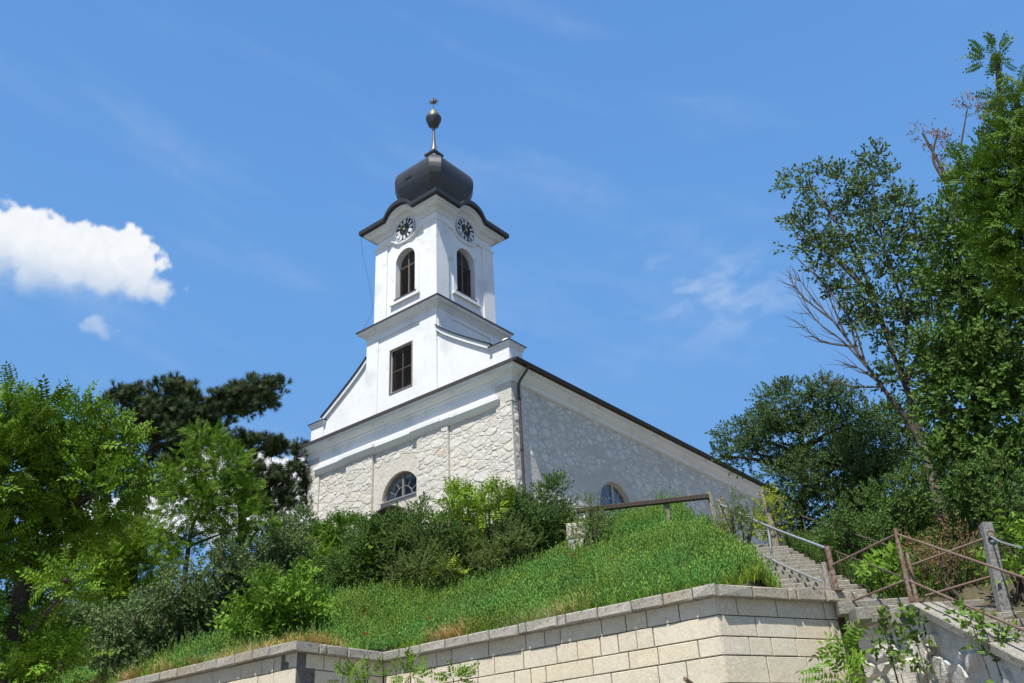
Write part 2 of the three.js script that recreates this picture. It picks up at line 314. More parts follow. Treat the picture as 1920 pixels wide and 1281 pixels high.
// ------------------------------------------------------------------ rubble masonry
// irregular stones in the rectangle u0..u1, v0..v1: a power diagram of sites of many sizes, joints left open
function rubble(u0, u1, v0, v1, seed, { k = 1.8, big = 0.3, small = 0.1, gap = 0.03, keep = () => true } = {}) {
  const R = rng(seed), S = [], a0 = u0 / k, a1 = u1 / k;
  for (let r = big; r >= small; r *= 0.86) {
    const tries = (r > small * 1.7 ? 0.28 : 5) * (a1 - a0) * (v1 - v0) / (r * r);
    for (let i = 0; i < tries; i++) {
      const x = a0 + (a1 - a0) * R(), y = v0 + (v1 - v0) * R(), rr = r * (0.9 + 0.2 * R());
      if (S.every((q) => Math.hypot(q[0] - x, q[1] - y) > (q[2] + rr) * 0.86)) S.push([x, y, rr]);
    }
  }
  const out = [];
  for (const [x, y, r] of S) {
    const e = gap * 0.4;
    let poly = [[Math.max(a0 + e / k, x - 3 * r - 0.3), Math.max(v0 + e, y - 3 * r - 0.3)], [Math.min(a1 - e / k, x + 3 * r + 0.3), Math.max(v0 + e, y - 3 * r - 0.3)], [Math.min(a1 - e / k, x + 3 * r + 0.3), Math.min(v1 - e, y + 3 * r + 0.3)], [Math.max(a0 + e / k, x - 3 * r - 0.3), Math.min(v1 - e, y + 3 * r + 0.3)]];
    for (const [px, py, pr] of S) {
      const dx = px - x, dy = py - y, L = Math.hypot(dx, dy);
      if (L < 1e-6 || L > 3 * (r + pr) + 0.4) continue;
      const nx = dx / L, ny = dy / L, c = (px * px + py * py - x * x - y * y + r * r - pr * pr) / (2 * L) - gap * 0.5 * (0.7 + 0.6 * R());
      const nxt = [];
      for (let i = 0; i < poly.length; i++) {
        const A = poly[i], B = poly[(i + 1) % poly.length], da = A[0] * nx + A[1] * ny - c, db = B[0] * nx + B[1] * ny - c;
        if (da <= 0) nxt.push(A);
        if ((da < 0) !== (db < 0)) { const f = da / (da - db); nxt.push([lerp(A[0], B[0], f), lerp(A[1], B[1], f)]); }
      }
      poly = nxt; if (poly.length < 3) break;
    }
    if (poly.length < 3) continue;
    poly = poly.map(([a, b]) => [a * k, b]);
    if (poly.length > 5) poly = poly.filter((_, i) => poly.length < 6 || i % 4 !== 1 || R() < 0.35);   // knock corners off: fewer, sharper sides
    poly = poly.map(([a, b]) => [lerp(a, x * k, 0.16 * R()), lerp(b, y, 0.16 * R())]);
    let ar = 0, cx = 0, cy = 0; poly.forEach(([a, b], i) => { const [c, d] = poly[(i + 1) % poly.length], w = a * d - c * b; ar += w; cx += (a + c) * w; cy += (b + d) * w; });
    if (Math.abs(ar) < 0.012) continue;
    cx /= 3 * ar; cy /= 3 * ar;
    if (!keep(cx, cy)) continue;
    const q = []; poly.forEach(([a, b], i) => { const [c, d] = poly[(i + 1) % poly.length]; if (Math.hypot(c - a, d - b) < 0.015) return; q.push([lerp(a, c, 0.12), lerp(b, d, 0.12)], [lerp(a, c, 0.88), lerp(b, d, 0.88)]); });
    if (q.length > 5) out.push({ poly: q, c: [cx, cy], area: Math.abs(ar) / 2 });
  }
  return out;
}
function stoneGeo(st, o, e, n, h, R, sink = 0.015, inset = 0.035) {
  const P = (u, v, d) => [o[0] + e[0] * u + n[0] * d, o[1] + v, o[2] + e[2] * u + n[2] * d], t = [], [cx, cy] = st.c;
  const tiltU = (R() - 0.5) * h * 1.1, tiltV = (R() - 0.5) * h * 1.1, sz = Math.sqrt(st.area);
  const bot = st.poly.map(([a, b]) => P(a, b, -sink));
  const top = st.poly.map(([a, b]) => { const rad = Math.hypot(a - cx, b - cy), f = Math.max(0.6, 1 - inset * (0.5 + R()) / rad), x = lerp(cx, a, f), y = lerp(cy, b, f); return P(x, y, Math.max(0.004, h * (0.75 + 0.35 * R()) + ((x - cx) * tiltU + (y - cy) * tiltV) / sz)); });
  const m = P(cx + (R() - 0.5) * 0.1 * sz, cy, h * (0.95 + 0.3 * R()));
  for (let i = 0; i < bot.length; i++) { const k = (i + 1) % bot.length; quad(t, bot[i], bot[k], top[k], top[i]); t.push(...top[i], ...top[k], ...m); }
  return boxUV(toCreasedNormals(tris(t), 0.75));
}

// ------------------------------------------------------------------ the church
const church = thing('church', 'white baroque village church with onion dome tower and rubble stone walls on the hilltop', 'church', [-5.5, 6.6, 0]);
{
  const C = church, R = rng(5);
  const extr = (shape, depth, o, e, n) => { // shape in (along e, up), its front face at o, thickness going to -n
    const g = new THREE.ExtrudeGeometry(shape, { depth, bevelEnabled: false, curveSegments: 20 }).translate(0, 0, -depth);
    g.applyMatrix4(new THREE.Matrix4().makeBasis(new THREE.Vector3(...e), new THREE.Vector3(0, 1, 0), new THREE.Vector3(...n)).setPosition(...o));
    return boxUV(g);
  };
  const local = (g, o, e, n) => { g = g.index ? g.toNonIndexed() : g; g.applyMatrix4(new THREE.Matrix4().makeBasis(new THREE.Vector3(...e), new THREE.Vector3(0, 1, 0), new THREE.Vector3(...n)).setPosition(...o)); return boxUV(g); };
  const rect = (x0, x1, y0, y1) => new THREE.Shape().moveTo(x0, y0).lineTo(x1, y0).lineTo(x1, y1).lineTo(x0, y1).closePath();
  const archHole = (cx, w, y0, ys) => { const p = new THREE.Path(); p.moveTo(cx - w, y0); p.lineTo(cx + w, y0); p.lineTo(cx + w, ys); p.absarc(cx, ys, w, 0, Math.PI, false); p.lineTo(cx - w, y0); return p; };
  const EX = [1, 0, 0], NZ = [0, 0, 1], ES = [0, 0, -1], NX = [1, 0, 0];

  // --- nave walls
  const fw = rect(-11, 0, 6.3, 14.2);
  fw.holes.push(archHole(-5.58, 1.0, 10.88, 10.9));
  fw.holes.push(archHole(-5.58, 1.0, 6.6, 9.2));
  const front = part('front_wall', extr(fw, 0.7, [0, 0, 0], EX, NZ), M.mortar, C, 'sunlit front wall of pale rubble stone');
  const sw = rect(0.7, 24, 6.3, 14.2); sw.holes.push(archHole(6.15, 1.16, 10.32, 10.34));
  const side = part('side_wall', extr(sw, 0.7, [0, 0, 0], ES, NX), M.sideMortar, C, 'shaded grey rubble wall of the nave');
  part('side_wall', box(-11, -10.3, 6.3, 14.2, -24, -0.7), M.mortar, C);
  part('rear_wall', box(-10.3, -0.7, 6.3, 14.2, -24, -23.3), M.mortar, C);
  part('ceiling', box(-10.3, -0.7, 14.0, 14.19, -23.3, -0.7), M.white, C);
  // pilasters standing a hand proud of the front
  const strips = [[0, 0.72, 0.07], [0.72, 3.02, 0], [3.02, 4.62, 0.11], [4.62, 7.05, 0], [7.05, 8.6, 0.11], [8.6, 10.3, 0], [10.3, 11, 0.07]];
  for (const [a0, a1, pr] of strips) if (pr) part('pilaster', box(-a1 + (a1 === 11 ? 0.002 : 0), -a0 - (a0 === 0 ? 0.002 : 0), 6.3, 13.3, 0.001, pr), M.mortar, front);
  const found = [];
  strips.forEach(([a0, a1, pr], i) => {
    const isMid = i === 3;
    for (const st of rubble(-a1, -a0, 9.0, 13.28, 100 + i, { keep: (u, v) => !isMid || v > 12.42 + 0.35 * Math.sin((u + 7.05) * 1.3) - 0.2, big: 0.20, small: 0.045, k: 1.9, gap: 0.004 })) found.push({ st, on: 'front', o: [0, 0, pr], e: EX, n: NZ, h: 0.005 + 0.014 * R(), inset: 0.016, show: st.area * (st.c[1] > 10.1 ? 1 : 0.01) });
  });
  const inWin = (u, v) => Math.hypot((u - 6.15) / 1.25, v - 10.3) < 1.72;
  for (const st of rubble(0.02, 22, 9.2, 13.78, 140, { keep: (u, v) => !inWin(u, v) && fbm(u * 0.7, v * 0.7, 3) > -0.16, big: 0.20, small: 0.06, k: 1.6, gap: 0.016 })) found.push({ st, on: 'side', o: [0, 0, 0], e: ES, n: NX, h: 0.003 + 0.008 * R(), inset: 0.03, show: st.area * (st.c[1] > 10.2 + st.c[0] * 0.08 ? 0.62 / (1 + st.c[0] * 0.05) : 0.01) });
  found.sort((a, b) => b.show - a.show);
  const rest = { front: [[], [], []], side: [[], [], []] };
  found.forEach((f, i) => {
    const g = stoneGeo(f.st, f.o, f.e, f.n, f.h, R, 0.015, f.inset), c = Math.floor(R() * 100), mi = c < 30 ? 0 : c < 55 ? 1 : c < 75 ? 2 : c < 88 ? 3 : c < 97 ? 4 : 5;
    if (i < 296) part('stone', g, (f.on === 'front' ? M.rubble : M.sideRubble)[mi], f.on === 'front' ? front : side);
    else rest[f.on][mi % 3].push(g);
  });
  for (const on of ['front', 'side']) rest[on].forEach((l, i) => { if (l.length) part('small_stones', merge(l), (on === 'front' ? M.rubble : M.sideRubble)[i], on === 'front' ? front : side).userData.kind = 'stuff'; });
  // brick lacing and a jagged course at the left end
  for (let k = 0; k < 5; k++) part('brick', box(-10.95 + 0.1 * k, -10.2 + 0.3 * R(), 10.15 + k * 0.17, 10.25 + k * 0.17, 0.06, 0.105 + 0.01 * R()), M.rubble[5], front);

  // --- entablature: architrave ledge and frieze over the front, breaking forward over the pilasters
  const plan = (pts) => pts.map(([x, z], i) => {
    const n = (a, b) => { const d = Math.hypot(b[0] - a[0], b[1] - a[1]); return [-(b[1] - a[1]) / d, (b[0] - a[0]) / d]; };
    const n1 = i ? n(pts[i - 1], pts[i]) : n(pts[0], pts[1]), n2 = i < pts.length - 1 ? n(pts[i], pts[i + 1]) : n1, k = 1 + n1[0] * n2[0] + n1[1] * n2[1];
    return { x, z, ox: (n1[0] + n2[0]) / k, oz: (n1[1] + n2[1]) / k };
  });
  const lp = plan([[-10.32, -0.2], [-10.32, 0], [-8.75, 0], [-8.75, 0.04], [-8.45, 0.04], [-8.45, 0.08], [-7.05, 0.08], [-7.05, 0], [-4.64, 0], [-4.64, 0.08], [-3.5, 0.08], [-3.5, 0.04], [-3.02, 0.04], [-3.02, 0], [-0.7, 0], [-0.7, -0.2]]);
  part('architrave', sweep(lp, [[-0.05, 12.98], [0.05, 13.0], [0.12, 13.06], [0.18, 13.17], [0.21, 13.2], [0.21, 13.34], [0.06, 13.42], [-0.05, 13.43]]), M.trim, C);
  part('frieze', sweep(plan([[-10.32, -0.2], [-10.32, 0.09], [-0.7, 0.09], [-0.7, -0.2]]), [[-0.05, 13.36], [0.0, 13.37], [0.0, 13.83], [-0.05, 13.84]]), M.white, C);
  part('corner_block', box(-0.69, 0.03, 13.05, 13.83, -0.5, 0.09), M.sideMortar, C);
  part('corner_block', box(-11.03, -10.33, 13.05, 13.83, -0.5, 0.09), M.sideMortar, C);
  const cp = plan([[-11, -24], [-11, 0], [0, 0], [0, -24]]).map((q, i) => i === 0 ? { ...q, ox: -1, oz: 0 } : i === 3 ? { ...q, ox: 1, oz: 0 } : q);
  part('cornice', sweep(cp, [[-0.05, 13.76], [0.105, 13.79], [0.105, 13.86], [0.13, 13.93], [0.17, 13.95], [0.17, 14.0], [0.26, 14.06], [0.35, 14.15], [0.37, 14.15], [0.37, 14.21], [0.43, 14.27], [0.43, 14.30], [-0.05, 14.34]]), M.trim, C);
  part('eaves_flashing', sweep(cp, [[-0.05, 14.345], [0.425, 14.305], [0.47, 14.29], [0.47, 14.42], [-0.3, 14.56]]), M.brownMetal, C);

  // --- roof, gutter and downpipe of the nave
  const roofT = [];
  for (const s of [-1, 1]) { const x0 = -5.5 + s * 5.98, y0 = 14.44, x1 = -5.5, y1 = 17.3; quad(roofT, [x0, y0, -0.6], [x0, y0, -24.4], [x1, y1, -24.4], [x1, y1, -0.6]); quad(roofT, [x0, y0 - 0.1, -0.6], [x0, y0 - 0.1, -24.4], [x0, y0, -24.4], [x0, y0, -0.6]); }
  quad(roofT, [0.3, 14.4, -24.35], [-11.3, 14.4, -24.35], [-5.5, 17.3, -24.35], [-5.5, 17.3, -24.35]);
  const roof = part('roof', boxUV(tris(roofT)), M.roof, C);
  const gut = []; { const n = 10, sec = (z) => Array.from({ length: n + 1 }, (_, i) => { const th = Math.PI + i / n * Math.PI; return [0.56 + 0.095 * Math.cos(th), 14.40 + 0.11 * Math.sin(th), z]; }); const a = sec(0.46), b = sec(-24.3); for (let i = 0; i < n; i++) quad(gut, a[i], a[i + 1], b[i + 1], b[i]); for (let i = 1; i < n; i++) gut.push(...a[0], ...a[i], ...a[i + 1]); }
  part('gutter', boxUV(toCreasedNormals(tris(gut), 0.6)), M.darkMetal, roof);
  part('downpipe', taperTube([[0.56, 14.34, -0.26], [0.55, 14.2, -0.25], [0.42, 14.02, -0.22], [0.26, 13.84, -0.19], [0.17, 13.68, -0.18], [0.155, 13.4, -0.18], [0.155, 11, -0.18], [0.155, 6.7, -0.18]], 0.055, 0.055, 10, 60), M.brownMetal, C);
  for (const y of [13.1, 11.2, 9]) part('pipe_bracket', new THREE.CylinderGeometry(0.068, 0.068, 0.05, 10).translate(0.155, y, -0.18), M.darkMetal, C);

  // --- half-round windows
  const fan = (o, e, n, r, mat, back, dark) => {
    const w = group('arched_window', C), L = (g) => local(g, o, e, n);
    const ring = (r0, r1, d) => { const s = new THREE.Shape(); s.absarc(0, 0, r1, 0, Math.PI, false); s.lineTo(-r0, 0); s.absarc(0, 0, r0, Math.PI, 0, true); s.lineTo(r1, 0); return new THREE.ExtrudeGeometry(s, { depth: d, bevelEnabled: false, curveSegments: 24 }); };
    part('frame', L(ring(r - 0.085, r - 0.005, 0.06).translate(0, 0, -back)), mat, w);
    part('sill_bar', L(new THREE.BoxGeometry(2 * r - 0.02, 0.075, 0.07).translate(0, 0.04, -back + 0.03)), mat, w);
    part('mullion', L(new THREE.BoxGeometry(0.085, r - 0.1, 0.075).translate(0, r / 2, -back + 0.035)), mat, w);
    part('glazing_bar', L(ring(r * 0.46, r * 0.46 + 0.025, 0.03).translate(0, 0, -back + 0.01)), mat, w);
    for (const th of [0.5, 1.05, Math.PI - 1.05, Math.PI - 0.5]) part('glazing_bar', L(new THREE.BoxGeometry(r * 0.52, 0.022, 0.028).translate(r * 0.70, 0, -back + 0.022).rotateZ(th)), mat, w);
    for (const s of [0, 1]) { const sh = new THREE.Shape(); sh.moveTo(0, 0.02); sh.lineTo(s ? r - 0.04 : -r + 0.04, 0.02); sh.absarc(0, 0, r - 0.04, s ? 0.02 : Math.PI - 0.02, Math.PI / 2, !s); sh.lineTo(0, 0.02); part('pane', L(new THREE.ShapeGeometry(sh, 16).translate(0, 0, -back + 0.012)), M.glass, w); }
    part('blind', L(new THREE.BoxGeometry(2 * r + 0.5, r + 0.5, 0.02).translate(0, r / 2, -back - 0.45)), dark, w);
  };
  fan([-5.58, 10.9, 0], EX, NZ, 1.0, M.greyFrame, 0.2, M.curtain);
  fan([0, 10.34, -6.15], ES, NX, 1.16, M.whiteFrame, 0.2, M.curtain);
  part('window_sill', box(-6.64, -4.52, 10.835, 10.87, -0.18, 0.06), M.galvanised, C);
  part('window_sill', box(-0.18, 0.07, 10.265, 10.31, -7.37, -4.93), M.brownMetal, C);
  // door with a barrel hood
  const door = part('door', box(-6.57, -4.59, 6.6, 9.2, -0.5, -0.42), M.door, C);
  part('door_head', extr((() => { const s = new THREE.Shape(); s.absarc(-5.58, 9.2, 0.99, 0, Math.PI, false); return s; })(), 0.06, [0, 0, -0.42], EX, NZ), M.door, C);
  for (const x of [-6.08, -5.08]) part('door_panel', box(x - 0.36, x + 0.36, 6.8, 8.9, -0.42, -0.38), M.door, door);
  part('door_hood', local((() => { const s = new THREE.Shape(); s.absarc(0, 0, 1.36, 0, Math.PI, false); s.lineTo(-1.3, 0); s.absarc(0, 0, 1.30, Math.PI, 0, true); s.lineTo(1.36, 0); return new THREE.ExtrudeGeometry(s, { depth: 0.72, bevelEnabled: false, curveSegments: 24 }); })(), [-5.58, 9.04, 0.002], EX, NZ), M.brownMetal, C);

  // --- gable wings and pedestals either side of the tower
  const curve = [[3.6, 17.4], [3.35, 17.18], [3.1, 16.98], [2.6, 16.63], [1.94, 16.2], [1.4, 15.86], [0.85, 15.52]];
  for (const s of [0, 1]) {
    const X = (a) => s ? -(11.2 - a) : -a, sh = new THREE.Shape();
    sh.moveTo(X(3.6), 14.42); curve.forEach(([a, y]) => sh.lineTo(X(a), y)); sh.lineTo(X(0.78), 15.4); sh.lineTo(X(0.78), 14.42); sh.closePath();
    part('gable_wing', extr(sh, 0.55, [0, 0, 0.0], EX, NZ), M.white, C);
    const rib = (d0, d1, z0, z1) => { const t = []; for (let i = 0; i < curve.length - 1; i++) { const [a, y] = curve[i], [b, w] = curve[i + 1]; const p = [[X(a), y + d0], [X(b), w + d0], [X(b), w + d1], [X(a), y + d1]]; quad(t, ...p.map(([x, q]) => [x, q, z1])); quad(t, ...p.map(([x, q]) => [x, q, z0])); quad(t, [p[3][0], p[3][1], z1], [p[2][0], p[2][1], z1], [p[2][0], p[2][1], z0], [p[3][0], p[3][1], z0]); quad(t, [p[0][0], p[0][1], z1], [p[1][0], p[1][1], z1], [p[1][0], p[1][1], z0], [p[0][0], p[0][1], z0]); } return boxUV(tris(t)); };
    part('gable_moulding', rib(-0.16, 0.03, -0.6, 0.10), M.trim, C);
    part('gable_cap', rib(0.03, 0.09, -0.65, 0.15), M.darkMetal, C);
    const px0 = s ? -11.0 : -0.78, px1 = s ? -10.22 : 0.0, ped = part('pedestal', box(px0, px1, 14.42, 15.22, -0.72, 0.06), M.white, C);
    const pp = ringPath((px0 + px1) / 2, -0.33, 0.39);
    part('pedestal_cap', sweep(pp, [[-0.02, 15.2], [0.03, 15.22], [0.05, 15.3], [0.10, 15.36], [0.10, 15.40]], true), M.trim, ped);
    part('cap_flashing', sweep(pp, [[0.09, 15.40], [0.13, 15.40], [0.13, 15.43], [-0.39, 15.56]], true), M.darkMetal, ped);
    part('finial', new THREE.LatheGeometry([[0.001, 15.45], [0.24, 15.47], [0.25, 15.55], [0.2, 15.58], [0.22, 15.63], [0.15, 15.72], [0.001, 15.76]].map((v) => new THREE.Vector2(...v)), 16).translate((px0 + px1) / 2, 0.02, -0.33), M.white, ped);
  }

  // --- tower: lower stage
  const TX = -5.6, TZ = -2.0, hl = 2.02;
  const stage = group('tower_base', C);
  const lf = rect(-hl, hl, 14.3, 18.5); { const q = new THREE.Path(); q.moveTo(-0.6, 15.34); q.lineTo(0.62, 15.34); q.lineTo(0.62, 17.25); q.lineTo(-0.6, 17.25); q.closePath(); lf.holes.push(q); }
  part('wall', extr(lf, 0.5, [TX, 0, TZ + hl + 0.012], EX, NZ), M.white, stage);
  part('wall', box(TX + hl - 0.5, TX + hl, 14.3, 18.5, TZ - hl, TZ + hl - 0.49), M.white, stage);
  part('wall', box(TX - hl, TX - hl + 0.5, 14.3, 18.5, TZ - hl, TZ + hl - 0.49), M.white, stage);
  part('wall', box(TX - hl + 0.5, TX + hl - 0.5, 14.3, 18.5, TZ - hl, TZ - hl + 0.5), M.white, stage);
  const zf = TZ + hl + 0.012;
  for (const [x0, x1, y0, y1] of [[-hl, -1.32, 14.4, 18.3], [1.10, hl - 0.002, 14.4, 18.3], [-1.32, 1.10, 18.03, 18.3]]) part('panel_frame', box(TX + x0, TX + x1, y0, y1, zf, zf + 0.045), M.white, stage);
  for (const [z0, z1, y0, y1] of [[-0.86, 0.0, 17, 18.3], [-4.0, -3.18, 17, 18.3], [-3.18, -0.86, 18.08, 18.3]]) part('panel_frame', box(TX + hl, TX + hl + 0.04, y0, y1, z0, z1), M.white, stage);
  const lead = part('mid_cornice', sweep(ringPath(TX, TZ, hl), [[-0.02, 18.26], [0.07, 18.28], [0.07, 18.33], [0.13, 18.37], [0.15, 18.40], [0.22, 18.45], [0.31, 18.50], [0.31, 18.55], [0.34, 18.57], [0.34, 18.60], [-0.1, 18.62]], true), M.trim, C);
  part('flashing', sweep(ringPath(TX, TZ, hl), [[0.33, 18.60], [0.375, 18.595], [0.375, 18.66], [-0.3, 18.86]], true), M.brownMetal, lead);

  // louvred shutters: every slat is a piece
  function shutters(o, e, n, x0, x1, y0, y1, pitch, mid) {
    const w = group('louvre_window', C), L = (g) => local(g, o, e, n), fr = 0.055;
    const cx = (x0 + x1) / 2, rows = mid ? [[y0, (y0 + y1) / 2], [(y0 + y1) / 2, y1]] : [[y0, y1]];
    for (const [a, b] of [[x0, x0 + fr], [x1 - fr, x1], [cx - fr * 0.6, cx + fr * 0.6]]) part('stile', L(new THREE.BoxGeometry(b - a, y1 - y0, 0.06).translate((a + b) / 2, (y0 + y1) / 2, -0.13)), M.slatFrame, w);
    for (const y of [y0 + fr / 2, y1 - fr / 2, ...(mid ? [(y0 + y1) / 2] : [])]) part('rail', L(new THREE.BoxGeometry(x1 - x0 - 0.01, fr, 0.055).translate(cx, y, -0.13)), M.slatFrame, w);
    const slatG = new THREE.BoxGeometry((x1 - x0) / 2 - fr * 1.3, 0.024, 0.075).rotateX(0.45);
    for (const [ra, rb] of rows) for (const c of [(x0 + cx) / 2, (cx + x1) / 2]) for (let y = ra + fr + pitch * 0.4; y < rb - fr; y += pitch) part('slat', L(slatG.clone().translate(c + (R() - 0.5) * 0.004, y, -0.15)), M.slat, w);
    part('backing', L(new THREE.BoxGeometry(x1 - x0, y1 - y0, 0.02).translate(cx, (y0 + y1) / 2, -0.34)), M.clockFace, w);
    return w;
  }
  shutters([TX, 0, zf], EX, NZ, -0.6, 0.62, 15.34, 17.25, 0.088, true);
  part('window_surround', extr((() => { const s = rect(-0.645, 0.665, 15.295, 17.295), q = new THREE.Path(); q.moveTo(-0.6, 15.34); q.lineTo(0.62, 15.34); q.lineTo(0.62, 17.25); q.lineTo(-0.6, 17.25); q.closePath(); s.holes.push(q); return s; })(), 0.05, [TX, 0, zf + 0.03], EX, NZ), M.greyFrame, stage);

  // --- tower: belfry
  const hb = 1.8, bel = group('belfry', C), faces = [[[TX, 0, TZ + hb], EX, NZ, 1], [[TX + hb, 0, TZ], ES, NX, 1], [[TX, 0, TZ - hb], [-1, 0, 0], [0, 0, -1], 0], [[TX - hb, 0, TZ], [0, 0, 1], [-1, 0, 0], 0]];
  faces.forEach(([o, e, n, seen], i) => {
    const half = i % 2 ? hb - 0.4 : hb, s = rect(-half, half, 18.6, 24.05); s.holes.push(archHole(0, 0.58, 19.8, 21.55));
    part('wall', extr(s, 0.4, o, e, n), M.white, bel);
    const on = (d) => [o[0] + n[0] * d, 0, o[2] + n[2] * d];
    const full = hb + 0.058;
    for (const k of [-1, 1]) {              // corner pilasters with a cap
      const a = k < 0 ? -full : 1.12, b = k < 0 ? -1.12 : full, q = i % 2 ? 0.003 : 0;
      part('pilaster', extr(rect(a + (k < 0 ? q : 0), b - (k > 0 ? q : 0), 18.7, 22.78), 0.06, on(0.06), e, n), M.white, bel);
    }
    const sur = new THREE.Shape(); sur.moveTo(-0.82, 19.62); sur.lineTo(0.82, 19.62); sur.lineTo(0.82, 21.55); sur.absarc(0, 21.55, 0.82, 0, Math.PI, false); sur.lineTo(-0.82, 19.62); sur.holes.push(archHole(0, 0.58, 19.8, 21.55));
    part('window_surround', extr(sur, 0.04, on(0.04), e, n), M.white, bel);
    part('window_sill', extr(rect(-0.86, 0.86, 19.53, 19.61), 0.12, on(0.12), e, n), M.trim, bel);
    part('sill_flashing', extr(rect(-0.66, 0.66, 19.765, 19.80), 0.3, on(0.07), e, n), M.brownMetal, bel);
    if (seen) {
      const w = shutters(on(-0.12), e, n, -0.58, 0.58, 19.81, 21.36, 0.092, false), L = (g) => local(g, on(-0.12), e, n);
      const head = new THREE.Shape(); head.moveTo(-0.575, 21.36); head.lineTo(0.575, 21.36); head.lineTo(0.575, 21.55); head.absarc(0, 21.55, 0.575, 0, Math.PI, false); head.lineTo(-0.575, 21.36);
      part('head_board', L(new THREE.ExtrudeGeometry(head, { depth: 0.04, bevelEnabled: false }).translate(0, 0, -0.2)), M.slatFrame, w);
      part('transom', L(new THREE.BoxGeometry(1.14, 0.09, 0.08).translate(0, 21.38, -0.12)), M.slatFrame, w);
      part('mullion', L(new THREE.BoxGeometry(0.035, 2.2, 0.05).translate(0, 20.95, -0.075)), M.greyFrame, w);
    } else part('shutter_board', extr((() => { const s2 = new THREE.Shape(); s2.moveTo(-0.58, 19.8); s2.lineTo(0.58, 19.8); s2.lineTo(0.58, 21.55); s2.absarc(0, 21.55, 0.58, 0, Math.PI, false); s2.lineTo(-0.58, 19.8); return s2; })(), 0.05, on(-0.2), e, n), M.slat, bel);
    // clock
    const ck = group('clock', C), L2 = (g) => local(g, [o[0], 23.12, o[2]], e, n), cyl = (r, d, z, seg = 40) => new THREE.CylinderGeometry(r, r, d, seg).rotateX(Math.PI / 2).translate(0, 0, z);
    part('clock_face', L2(cyl(0.55, 0.05, 0.075)), M.clockFace, ck);
    part('clock_rim', L2(new THREE.TorusGeometry(0.56, 0.02, 8, 40).translate(0, 0, 0.085)), M.white, ck);
    if (seen) {
      const num = ['XII', 'I', 'II', 'III', 'IIII', 'V', 'VI', 'VII', 'VIII', 'IX', 'X', 'XI'], bar = (x, tilt) => new THREE.BoxGeometry(0.032, 0.22, 0.01).rotateZ(tilt).translate(x, 0.405, 0.106);
      num.forEach((txt, h) => {
        const ws = [...txt].map((c) => c === 'I' ? 0.042 : 0.075), tot = ws.reduce((a, b) => a + b, 0), gs = []; let x = -tot / 2;
        [...txt].forEach((c, q) => { const m = x + ws[q] / 2; x += ws[q]; if (c === 'I') gs.push(bar(m, 0)); else if (c === 'V') gs.push(bar(m - 0.014, 0.16), bar(m + 0.014, -0.16)); else gs.push(bar(m, 0.3), bar(m, -0.3)); });
        part('numeral', L2(merge(gs).rotateZ(-h * Math.PI / 6)), M.clockWhite, ck);
      });
      part('minute_hand', L2(new THREE.BoxGeometry(0.022, 0.5, 0.012).translate(0, 0.17, 0.125).rotateZ(i ? 2.4 : 0.9)), M.gold, ck);
      part('hour_hand', L2(new THREE.BoxGeometry(0.035, 0.34, 0.012).translate(0, 0.11, 0.115).rotateZ(i ? 0.2 : 0.1)), M.gold, ck);
      part('hand_boss', L2(cyl(0.05, 0.04, 0.125, 12)), M.gold, ck);
    }
  });
  const bump = (u, w = 0.74, h = 0.52) => { const q = Math.abs(u) / w; return q < 0.97 ? h * Math.sqrt(1 - q * q) : h * 0.243 * sstep(1.16, 0.97, q); };
  const rp = ringPath(TX, TZ, hb, 72);
  part('string_course', sweep(rp, [[0.0, 22.74], [0.07, 22.76], [0.08, 22.80], [0.105, 22.82], [0.105, 22.87], [0.0, 22.90]], true, (q, p, y) => y - bump(q.u, 0.70, 0.34)), M.trim, bel);
  part('top_cornice', sweep(rp, [[-0.02, 23.24], [0.06, 23.26], [0.07, 23.32], [0.13, 23.36], [0.15, 23.40], [0.2, 23.41], [0.30, 23.45], [0.37, 23.51], [0.38, 23.55], [0.46, 23.56], [0.46, 23.66], [0.0, 23.70]], true, (q, p, y) => y + bump(q.u) * (1 - 0.08 * p)), M.trim, C);
  const rprof = [[0.40, 23.655], [0.59, 23.66], [0.62, 23.69], [0.62, 23.88]]; for (let k = 1; k <= 10; k++) rprof.push([lerp(0.62, -0.8, k / 10), lerp(23.88, 25.05, (k / 10) ** 1.25)]);
  part('belfry_roof', sweep(rp, rprof, true, (q, p, y) => y < 23.885 ? y + bump(q.u) : Math.max(y, 23.89 + bump(q.u))), M.darkMetal, C);

  // --- onion dome on a square plan with cut corners
  const dome = group('onion_dome', C);
  const prof = [[1.0, 24.75], [1.18, 25.1], [1.38, 25.42], [1.58, 25.72], [1.74, 26.02], [1.82, 26.3], [1.835, 26.52], [1.80, 26.75], [1.71, 26.93], [1.54, 27.12], [1.28, 27.35], [0.95, 27.64], [0.64, 27.9], [0.44, 28.1], [0.39, 28.22]];
  const shell = []; { const sec = ([r, y]) => { const w = r * 0.815, v = r * Math.SQRT2 - w, o = [[w, -v], [w, v], [v, w], [-v, w], [-w, v], [-w, -v], [-v, -w], [v, -w]]; return o.map(([x, z]) => [TX + x, y, TZ + z]); };
    const fine = []; for (let i = 0; i < prof.length - 1; i++) for (let k = 0; k < 3; k++) { const f = k / 3; fine.push([lerp(prof[i][0], prof[i + 1][0], f), lerp(prof[i][1], prof[i + 1][1], f)]); } fine.push(prof[prof.length - 1]);
    for (let i = 0; i < fine.length - 1; i++) { const a = sec(fine[i]), b = sec(fine[i + 1]); for (let k = 0; k < 8; k++) { const m = (k + 1) % 8; quad(shell, a[k], a[m], b[m], b[k]); } } }
  part('shell', boxUV(toCreasedNormals(tris(shell), 0.5)), M.dome, dome);
  part('hatch', box(TX - 0.42, TX + 0.0, 26.30, 26.42, TZ + 1.3, TZ + 1.505), M.darkMetal, dome);
